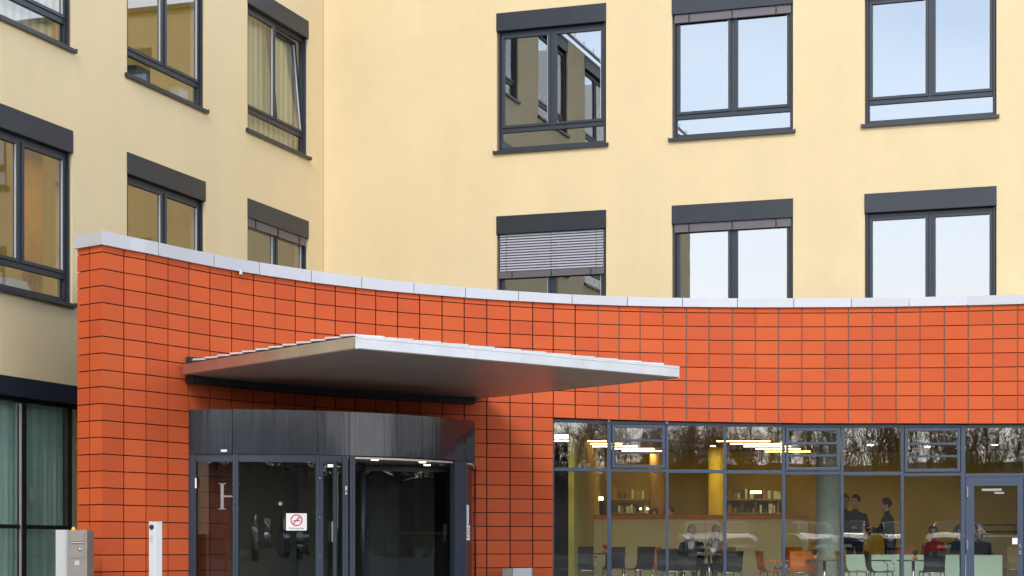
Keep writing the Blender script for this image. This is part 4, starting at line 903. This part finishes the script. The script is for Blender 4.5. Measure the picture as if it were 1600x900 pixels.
def person(loc, rz, pose, label, top, hair, trousers='cloth_black', standing=False, headrot=0, scale=1.0, voxel=.013, shirt=False, longhair=False, group=None, cupin=None, sex='m'):
    """local: faces +y, origin on the floor below the hips"""
    V, Fc, reg = [], [], []
    hz = .50 if not standing else .94
    hip = Vector((0, 0, hz)); lean = pose.get('lean', .06); nk = Vector((0, lean, hz + .50)); hd = nk + Vector((0, .035, .20))
    sw = .185 if sex == 'm' else .165
    segs = []
    def C(a, b, ra, rb, rg): caps(V, Fc, a, b, ra, rb); segs.append((Vector(a), Vector(b), max(ra, rb), rg))
    ell(V, Fc, hip + Vector((0, 0, .04)), (.165, .12, .13)); segs.append((hip, hip, .16, 'leg'))
    ell(V, Fc, hip + Vector((0, lean * .4, .20)), (.145, .105, .16)); ell(V, Fc, hip + Vector((0, lean * .8, .36)), (.17, .115, .15)); segs.append((hip + Vector((0, 0, .14)), nk - Vector((0, 0, .04)), .16, 'top'))
    C(nk + Vector((-.09, 0, -.055)), nk + Vector((.09, 0, -.055)), .075, .075, 'top')
    C(nk + Vector((0, 0, -.03)), nk + Vector((0, .015, .09)), .056, .052, 'skin')
    for s in (-1, 1):
        sh = nk + Vector((sw * s, 0, -.065)); el, wr = pose.get('R' if s > 0 else 'L', ((sw + .06, .03, -.33), (sw + .02, .24, -.42)))
        e_ = nk + Vector((el[0] * s, el[1], el[2])); w_ = nk + Vector((wr[0] * s, wr[1], wr[2]))
        C(sh, e_, .058, .044, 'top'); C(e_, w_, .043, .030, 'top')
        hdv = (w_ - e_).normalized(); ax = Matrix.Rotation(R(90), 3, hdv); sidev = hdv.orthogonal().normalized()
        sidev = (Vector((1, 0, 0)) - hdv * hdv.x).normalized() if abs(hdv.x) < .9 else sidev
        up = hdv.cross(sidev); pm = w_ + hdv * .055
        C(w_ + hdv * .01, pm, .027, .033, 'skin')
        for fi in range(4):
            o_ = sidev * (fi - 1.5) * .0185; ln = (.03, .036, .034, .027)[fi]; b0 = pm + hdv * .025 + o_; b1 = b0 + hdv * ln + up * .008; b2 = b1 + hdv * ln * .5 + up * .026
            C(b0, b1, .0095, .009, 'skin'); C(b1, b2, .009, .008, 'skin')
        C(w_ + hdv * .03 + sidev * (-.028 * s), w_ + hdv * .07 + sidev * (-.048 * s) + up * .015, .011, .0095, 'skin')
        if standing:
            kn = Vector((.10 * s, .02, .50)); an = Vector((.11 * s, 0, .09))
            C(hip + Vector((.085 * s, 0, -.02)), kn, .088, .058, 'leg')
        else:
            kn = Vector((.12 * s, .43, .50)); an = Vector((.12 * s, .43, .09)); C(hip + Vector((.085 * s, .02, .0)), kn, .085, .06, 'leg')
        C(kn, an, .055, .036, 'leg'); C(an + Vector((0, -.02, -.04)), an + Vector((0, .16, -.05)), .04, .034, 'leg')
    Hr = Matrix.Rotation(R(headrot), 3, 'Z'); Hp = Matrix.Rotation(R(pose.get('nod', 0)), 3, 'X'); HR = Hr @ Hp
    def h(p): return hd + HR @ Vector(p)
    ell(V, Fc, hd + HR @ Vector((0, 0, .02)), (.076, .094, .10), HR); ell(V, Fc, h((0, .028, -.055)), (.056, .060, .066), HR)
    ell(V, Fc, h((0, .10, -.018)), (.013, .020, .024), HR, 8, 6); ell(V, Fc, h((0, .088, -.062)), (.026, .012, .012), HR, 8, 6); ell(V, Fc, h((0, .087, .022)), (.05, .014, .010), HR, 8, 6)
    for s in (-1, 1): ell(V, Fc, h((.078 * s, -.005, -.012)), (.012, .022, .034), HR, 8, 6)
    segs.append((h((0, .03, -.08)), h((0, .03, .06)), .1, 'skin'))
    me = bpy.data.meshes.new('body'); me.from_pydata(V, [], Fc); tmp = bpy.data.objects.new('tmp', me); COL.objects.link(tmp)
    rm = tmp.modifiers.new('r', 'REMESH'); rm.mode = 'VOXEL'; rm.voxel_size = voxel if voxel < .012 else voxel; rm.use_smooth_shade = True
    smo = tmp.modifiers.new('s', 'SMOOTH'); smo.factor = .4; smo.iterations = 2
    dg = bpy.context.evaluated_depsgraph_get(); m2 = bpy.data.meshes.new_from_object(tmp.evaluated_get(dg)); m2.name = 'body'; bpy.data.objects.remove(tmp)
    m2.materials.clear()
    for q in (top, 'skin', trousers, 'shirt'): m2.materials.append(M[q])
    npol = len(m2.polygons); ctrs = np.empty(npol * 3); m2.polygons.foreach_get('center', ctrs); ctrs = ctrs.reshape(-1, 3)
    best = np.full(npol, 1e9); idx = np.zeros(npol, int); code = {'top': 0, 'skin': 1, 'leg': 2}
    for a, b, r_, rg in segs:
        a_, b_ = np.array(a), np.array(b); ab = b_ - a_; L2 = ab @ ab
        tt_ = np.clip(((ctrs - a_) @ ab) / L2, 0, 1) if L2 > 1e-9 else np.zeros(npol)
        dd = np.linalg.norm(ctrs - (a_ + tt_[:, None] * ab), axis=1) - r_
        mk = dd < best; best[mk] = dd[mk]; idx[mk] = code[rg]
    nkz = nk.z
    if shirt:
        vneck = (np.abs(ctrs[:, 0]) < .012 + .30 * (ctrs[:, 2] - (nkz - .25))) & (ctrs[:, 1] > nk.y + .02) & (ctrs[:, 2] > nkz - .25) & (ctrs[:, 2] < nkz - .0) & (np.abs(ctrs[:, 0]) < .06)
        idx[vneck] = 3
    m2.polygons.foreach_set('material_index', idx.astype(np.int32)); m2.polygons.foreach_set('use_smooth', [True] * npol); m2.update()
    root = thing('person', label, 'person', loc, R(rz)); root.scale = (scale,) * 3
    if group: root['group'] = group
    link(bpy.data.objects.new('body', m2), root)
    # hair cap
    HV, HF = [], []; ell(HV, HF, hd + HR @ Vector((0, -.014, .036)), (.084, .098, .096), HR, 20, 14)
    if longhair: ell(HV, HF, h((0, -.035, -.04)), (.088, .07, .10), HR, 16, 12)
    hb_ = MB(); keep = []
    for f_ in HF:
        c = sum((Vector(HV[i]) for i in f_), Vector()) / 4; lc_ = HR.inverted() @ (c - hd)
        if lc_.y > .055 and lc_.z < .055: continue
        if lc_.y > .0 and lc_.z < .0 and not longhair: continue
        if lc_.z < -.05 and not longhair: continue
        keep.append(f_)
    hb_.v = [tuple(Vector(v) + (Vector(v) - hd).normalized() * .006 * noise.noise(Vector(v) * 40)) for v in HV]; hb_.f = keep; hb_.m = [0] * len(keep); hb_.sm = [True] * len(keep); hb_.tone = [.5] * len(keep)
    ho = hb_.build('hair', M[hair], root); so_ = ho.modifiers.new('t', 'SOLIDIFY'); so_.thickness = .012; so_.offset = 0
    for s in (-1, 1):
        q = MB(); m_ = []; vv, ff = [], []; ell(vv, ff, h((.028 * s, .088, .002)), (.010, .006, .006), HR, 8, 6); q.v = vv; q.f = ff; q.m = [0] * len(ff); q.sm = [True] * len(ff); q.tone = [.5] * len(ff); q.build('eye', M['black_print'], root)
    return root, nk
def chair_seat(c): return Vector(c.location)
mp_, mnk = person((CM.location.x, CM.location.y - .02, .0), 170, {'lean': .08, 'R': ((.24, .08, -.27), (.07, .20, .02)), 'L': ((.24, .06, -.30), (.13, .30, -.26)), 'nod': 4}, 'man in a dark suit with fair hair drinking from a white cup', 'cloth_black', 'hair_fair', shirt=True, voxel=.0095, headrot=-12)
mm_ = Matrix.Translation(mp_.location) @ Matrix.Rotation(R(170), 4, 'Z'); hp = mm_ @ (mnk + Vector((.045, .235, .075)))
cup((hp.x, hp.y, hp.z), 'white cup raised by the man in the dark suit')
person((CW.location.x, CW.location.y - .02, .0), 150, {'lean': .10, 'R': ((.20, .12, -.28), (.04, .16, .06)), 'L': ((.23, .10, -.29), (.26, .30, -.10)), 'nod': 8}, 'woman in a beige jacket with fair hair, one hand at her face', 'cloth_beige', 'hair_fair', shirt=True, sex='f', longhair=True, voxel=.0095, headrot=12)
person((P(1335, 0, 33.4).x, 33.4, .0), 195, {'lean': .03, 'R': ((.24, .05, -.30), (.16, .26, -.28)), 'L': ((.24, .02, -.3), (.2, .2, -.42))}, 'standing man in black behind the mint panels, nearest the concrete column', 'cloth_black', 'hair_dark', standing=True, scale=1.10, headrot=-40)
person((P(1320, 0, 34.0).x, 34.0, .0), 170, {'lean': .03}, 'standing man half hidden by the concrete column', 'cloth_black', 'hair_dark', standing=True, scale=1.12, headrot=20)
person((P(1391, 0, 33.2).x, 33.2, .0), 100, {'lean': .05, 'R': ((.24, .08, -.28), (.10, .28, -.24)), 'L': ((.24, .06, -.3), (.1, .3, -.3))}, 'standing man in dark clothes in side view behind the mint panels', 'cloth_black', 'hair_dark', standing=True, scale=1.06)
person((P(1022, 0, 37.0).x, 37.0, .0), 180, {'lean': .03}, 'person in a pale top behind the partition under the brown column', 'shirt', 'hair_dark', standing=True, scale=1.0)
person((P(1048, 0, 37.2).x, 37.2, .0), 160, {'lean': .03}, 'dark haired person behind the partition left of the yellow column', 'cloth_black', 'hair_dark', standing=True, scale=1.03)
person((C3.location.x, C3.location.y - .02, .0), 150, {'lean': .08}, 'seated person in a red top beside the glass door', 'cloth_red', 'hair_dark', headrot=20)
person((C4.location.x, C4.location.y - .02, .0), 200, {'lean': .05}, 'seated person in a blue top hidden by the door frame', 'cloth_blue', 'hair_dark')
person((C5.location.x, C5.location.y - .02, .0), 165, {'lean': .08}, 'seated person in dark clothes seen through the glass door', 'cloth_black', 'hair_dark', longhair=True)

# ------------------------------------------------------------------ street furniture in front of the tiles
def rbox(x0, x1, y0, y1, z0, z1, m, name, par, bevel=.004): return MB().box(x0, x1, y0, y1, z0, z1).build(name, M[m], par, bevel=bevel)
Zi = 22.4; sc = Zi / F
t = thing('intercom_pillar', 'grey metal intercom pillar with a small amber lamp on top', 'intercom pillar', P(111, YH, Zi) - Vector((0, 0, EYE)))
zt_ = EYE + (YH - 828) * sc
def ix(px): return (px - 111) * sc
rbox(ix(85.5), ix(103), .03, .26, 0, zt_, 'steel_light', 'side_housing', t); rbox(ix(103), ix(105.5), 0.0, .26, 0, zt_, 'alu', 'trim', t)
rbox(ix(105.5), ix(136), .0, .26, 0, zt_ - .002, 'steel', 'body', t); rbox(ix(110), ix(132), -.012, -.001, EYE + (YH - 846) * sc, zt_ - .03, 'steel', 'upper_panel', t)
rbox(ix(111), ix(131.5), -.022, -.001, EYE + (YH - 849) * sc, EYE + (YH - 847) * sc, 'alu', 'slot_lip', t); rbox(ix(111), ix(132), -.008, -.001, EYE + (YH - 872) * sc, EYE + (YH - 850) * sc, 'steel', 'lower_panel', t)
rbox(ix(117), ix(124), -.006, -.001, EYE + (YH - 883) * sc, EYE + (YH - 876) * sc, 'steel_light', 'speaker_grille', t, .001)
MB().lathe([(0, 0), (.016, 0), (.016, .02), (0, .02)], n=12).build('knob', M['chrome'], t).matrix_local = Matrix.Translation((ix(125.5), -.008, EYE + (YH - 858.5) * sc)) @ Matrix.Rotation(R(90), 4, 'X')
MB().lathe([(0, 0), (.024, 0), (.024, .010), (.021, .010), (.021, .024), (.016, .038), (0, .044)], n=14).build('lamp', M['amber'], t).location = (ix(110.5), .1, zt_)
Zb = 22.9; sc = Zb / F; p = P(243, YH, Zb); p.z = 0; zt_ = EYE + (YH - 815.5) * sc
t = thing('bollard', 'white square post with a black lens near its top before the tiles', 'post', p, R(-28))
hw = .0625
rbox(-hw, hw, -hw, hw, 0, zt_, 'white_paint', 'body', t, .006); rbox(-hw - .003, hw + .003, -hw - .003, hw + .003, zt_, zt_ + .006, 'white_plastic', 'cap', t, .002)
k = MB().lathe([(0, 0), (.032, 0), (.032, .02), (.02, .035), (0, .04)], n=18).build('lens', M['black_steel'], t); k.matrix_local = Matrix.Translation((.0, -hw, EYE + (YH - 823.5) * sc)) @ Matrix.Rotation(R(90), 4, 'X')
for i in range(5): rbox(-.03, .012 + .01 * (i % 2), -hw - .002, -hw, EYE + (YH - 838) * sc - i * .02, EYE + (YH - 838) * sc - i * .02 + .008, 'grey_print', 'printed_line', t, 0)
Zg = 27.7; sc = Zg / F; t = thing('cabinet', 'low grey utility cabinet standing against the tiles left of the cafe glass', 'cabinet', P(808, YH, Zg) - Vector((0, 0, EYE)))
zt_ = EYE + (YH - 888) * sc
rbox((785 - 808) * sc, (801 - 808) * sc, 0, .3, 0, zt_, 'steel', 'side_housing', t); rbox((801.3 - 808) * sc, (830 - 808) * sc, -.01, .3, 0, zt_ + .004, 'steel_light', 'body', t)

# ------------------------------------------------------------------ what the glass mirrors: parked cars and a bare wood behind the photographer
def car(loc, rz, m, label, first=[None]):
    if first[0]:
        r = first[0].copy(); COL.objects.link(r)
        for c in first[0].children:
            k = c.copy(); COL.objects.link(k); k.parent = r
            if c.name.startswith('body'): k.data = c.data.copy(); k.data.materials[0] = M[m]
            for g_ in c.children: k2 = g_.copy(); COL.objects.link(k2); k2.parent = k
    else:
        r = thing('parked_car', '', 'car'); first[0] = r
        # sections along y (front +y): (y, half width low, half width belt, z low, z belt)
        sec = [(2.15, .70, .72, .30, .62), (2.05, .80, .80, .22, .74), (1.4, .86, .84, .2, .90), (.9, .88, .86, .2, .97), (-1.2, .88, .86, .2, 1.0), (-1.9, .86, .84, .22, 1.0), (-2.15, .78, .80, .3, .9)]
        q = MB(); V_ = []
        for y, a, b, z0, z1 in sec: V_.append([(-a, y, z0), (-b - .04, y, (z0 + z1) / 2), (-b, y, z1 - .05), (-b * .8, y, z1), (b * .8, y, z1), (b, y, z1 - .05), (b + .04, y, (z0 + z1) / 2), (a, y, z0)])
        for i in range(len(sec) - 1):
            for j_ in range(8): k = (j_ + 1) % 8; q.face([V_[i][j_], V_[i][k], V_[i + 1][k], V_[i + 1][j_]])
        q.face(V_[0]); q.face(V_[-1][::-1])
        q.hexa([(-.60, .25, 1.40), (.60, .25, 1.40), (.58, -1.3, 1.38), (-.58, -1.3, 1.38)][::-1], [(-.56, .15, 1.46), (.56, .15, 1.46), (.54, -1.2, 1.45), (-.54, -1.2, 1.45)][::-1])
        for s in (-1, 1):
            for a, b in (((.74 * s, .98, .96), (.60 * s, .25, 1.42)), ((.76 * s, -.4, .98), (.6 * s, -.4, 1.42)), ((.74 * s, -1.75, .98), (.58 * s, -1.28, 1.40))): q.bar(a, b, .035, n=6)
        q.build('body', M[m], r, smooth=False)
        MB().hexa([(-.72, 1.0, .95), (.72, 1.0, .95), (.72, -1.75, .95), (-.72, -1.75, .95)][::-1], [(-.585, .27, 1.41), (.585, .27, 1.41), (.56, -1.28, 1.40), (-.56, -1.28, 1.40)][::-1]).build('windscreen', M['car_glass'], r)
        for s in (-1, 1):
            MB().lathe([(0, -.02), (.09, -.02), (.11, .02), (.08, .05), (0, .06)], n=14).build('headlight', M['headlamp'], r).matrix_local = Matrix.Translation((.6 * s, 2.08, .62)) @ Matrix.Rotation(R(-90), 4, 'X')
            for y in (1.35, -1.35):
                wl = MB().lathe([(.2, -.1), (.3, -.1), (.32, 0), (.3, .1), (.2, .1)], n=20).build('wheel', M['tyre'], r); wl.matrix_local = Matrix.Translation((.80 * s, y, .32)) @ Matrix.Rotation(R(90), 4, 'Y')
                MB().lathe([(0, -.08), (.2, -.09), (.2, .09), (0, .08)], n=16).build('rim', M['alu'], wl)
            MB().box(.86 * s - .06, .86 * s + .1 * s, .75, .87, .95, 1.08).build('mirror', M['black_steel'], r)
        MB().box(-.45, .45, 2.12, 2.17, .42, .6).build('grille', M['black_steel'], r); MB().box(-.26, .26, 2.16, 2.175, .34, .45).build('number_plate', M['white_plastic'], r)
    r.location = loc; r.rotation_euler = (0, 0, R(rz)); r['label'] = label; r['category'] = 'car'; r['group'] = 'parked cars mirrored in the cafe glass'
for i, (x, m, lab) in enumerate(((1.2, 'car_dark', 'dark parked car mirrored in the cafe glass behind the black chair'), (3.6, 'car_silver', 'silver parked car mirrored right of the dark one'), (6.2, 'car_white', 'white parked car mirrored beside the glass door'), (-6.5, 'car_white', 'white parked car mirrored in the first cafe bay'), (-3.9, 'car_silver', 'silver parked car mirrored in the second cafe bay'), (9.0, 'car_dark', 'dark parked car mirrored in the glass door'))):
    car((x + (.3, -.2, .5, 0, .4, 0)[i], -9.2 - (0, 1.6, .3, .9, 5.5, 2.4)[i], .6), (2, -9, 4, -3, 14, 7)[i], m, lab)
def tree_tmpl(seed):
    rnd = random.Random(seed); S = []; H = 11.0
    tr = [Vector((0, 0, 0))]
    for i in range(10): tr.append(tr[-1] + Vector((rnd.uniform(-.13, .13), rnd.uniform(-.13, .13), H / 10)))
    for i in range(10): S.append((tr[i], tr[i + 1], .10 * (1 - i / 11), .10 * (1 - (i + 1) / 11)))
    def path(p, d, L, r, n, wob, up):
        pts = [p]
        for i in range(n):
            d = (d + Vector((rnd.uniform(-wob, wob), rnd.uniform(-wob, wob), rnd.uniform(-wob, wob) + up))).normalized(); pts.append(pts[-1] + d * L / n)
        for i in range(n): S.append((pts[i], pts[i + 1], r * (1 - .7 * i / n), r * (1 - .7 * (i + 1) / n)))
        return pts
    for b in range(26):
        t = rnd.uniform(.16, .97); i = int(t * 10); p = tr[i].lerp(tr[i + 1], t * 10 - i); a = rnd.uniform(0, 6.28); e = rnd.uniform(.15, .9)
        L = (1.15 - t * .7) * rnd.uniform(2.4, 4.4); pts = path(p, Vector((math.cos(a) * math.cos(e), math.sin(a) * math.cos(e), math.sin(e))), L, .05 * (1.2 - t), 5, .22, .10)
        for k in range(9):
            q = rnd.choice(pts[1:]); a2 = rnd.uniform(0, 6.28); sub = path(q, Vector((math.cos(a2), math.sin(a2), rnd.uniform(.2, 1.4))).normalized(), rnd.uniform(.7, 1.7), .018, 3, .25, .08)
            for m_ in range(5):
                q2 = rnd.choice(sub); a3 = rnd.uniform(0, 6.28); path(q2, Vector((math.cos(a3), math.sin(a3), rnd.uniform(-.1, 1.2))).normalized(), rnd.uniform(.3, .9), .011, 2, .2, .05)
    return S
def shrub_tmpl(seed):
    rnd = random.Random(seed); S = []
    for b in range(34):
        p = Vector((rnd.uniform(-1.6, 1.6), rnd.uniform(-.8, .8), -.1)); d = Vector((rnd.uniform(-.35, .35), rnd.uniform(-.35, .35), 1)).normalized(); L = rnd.uniform(2.2, 5.2); pts = [p]
        for i in range(5): d = (d + Vector((rnd.uniform(-.16, .16), rnd.uniform(-.16, .16), 0))).normalized(); pts.append(pts[-1] + d * L / 5); S.append((pts[-2], pts[-1], .03, .02))
        for k in range(26):
            q = rnd.choice(pts[1:]); d2 = Vector((rnd.uniform(-1, 1), rnd.uniform(-1, 1), rnd.uniform(.1, 1.6))).normalized(); S.append((q, q + d2 * rnd.uniform(.35, 1.1), .016, .01))
    return S
tv, tf = [], []
tm = []
for s in range(5):
    v, f_ = [], []
    for a, b, ra, rb in (tree_tmpl(s) if s < 3 else shrub_tmpl(s)):
        dd = (b - a).normalized(); u = dd.orthogonal().normalized(); w_ = dd.cross(u); k = len(v)
        for p, r_ in ((a, max(ra, .013)), (b, max(rb, .010))):
            for i in range(3): t_ = 2.094 * i; v.append(p + (u * math.cos(t_) + w_ * math.sin(t_)) * r_)
        for i in range(3): f_.append((k + i, k + (i + 1) % 3, k + 3 + (i + 1) % 3, k + 3 + i))
    tm.append((np.array([tuple(x) for x in v]), np.array(f_)))
VV, FF, off = [], [], 0
for i in range(230):
    v, f_ = tm[i % 3] if i < 90 else tm[3 + i % 2]; a = random.uniform(0, 6.28); s = random.uniform(.85, 1.1); c, sn = math.cos(a), math.sin(a)
    x = -92 + (i * 2.05 if i < 90 else (i - 90) * 1.32) + random.uniform(-1, 1); y = -72 - random.uniform(0, 14)
    if i % 5 == 4: x, y = 84 + random.uniform(0, 14), -62 + (i / 230 if i >= 90 else i / 90) * 110
    zg = gz(x, y) + .0
    m_ = np.column_stack(((v[:, 0] * c - v[:, 1] * sn) * s + x, (v[:, 0] * sn + v[:, 1] * c) * s + y, v[:, 2] * s + zg - .2)); VV.append(m_); FF.append(f_ + off); off += len(v)
me = bpy.data.meshes.new('bare_wood'); VV = np.vstack(VV); FF = np.vstack(FF)
me.from_pydata(VV.tolist(), [], FF.tolist()); me.materials.append(M['bark']); o = link(bpy.data.objects.new('bare_wood', me)); o['kind'] = 'stuff'; tag(o, 'bare winter trees on the bank, mirrored in the cafe glass', 'trees')
bpy.context.view_layer.update()
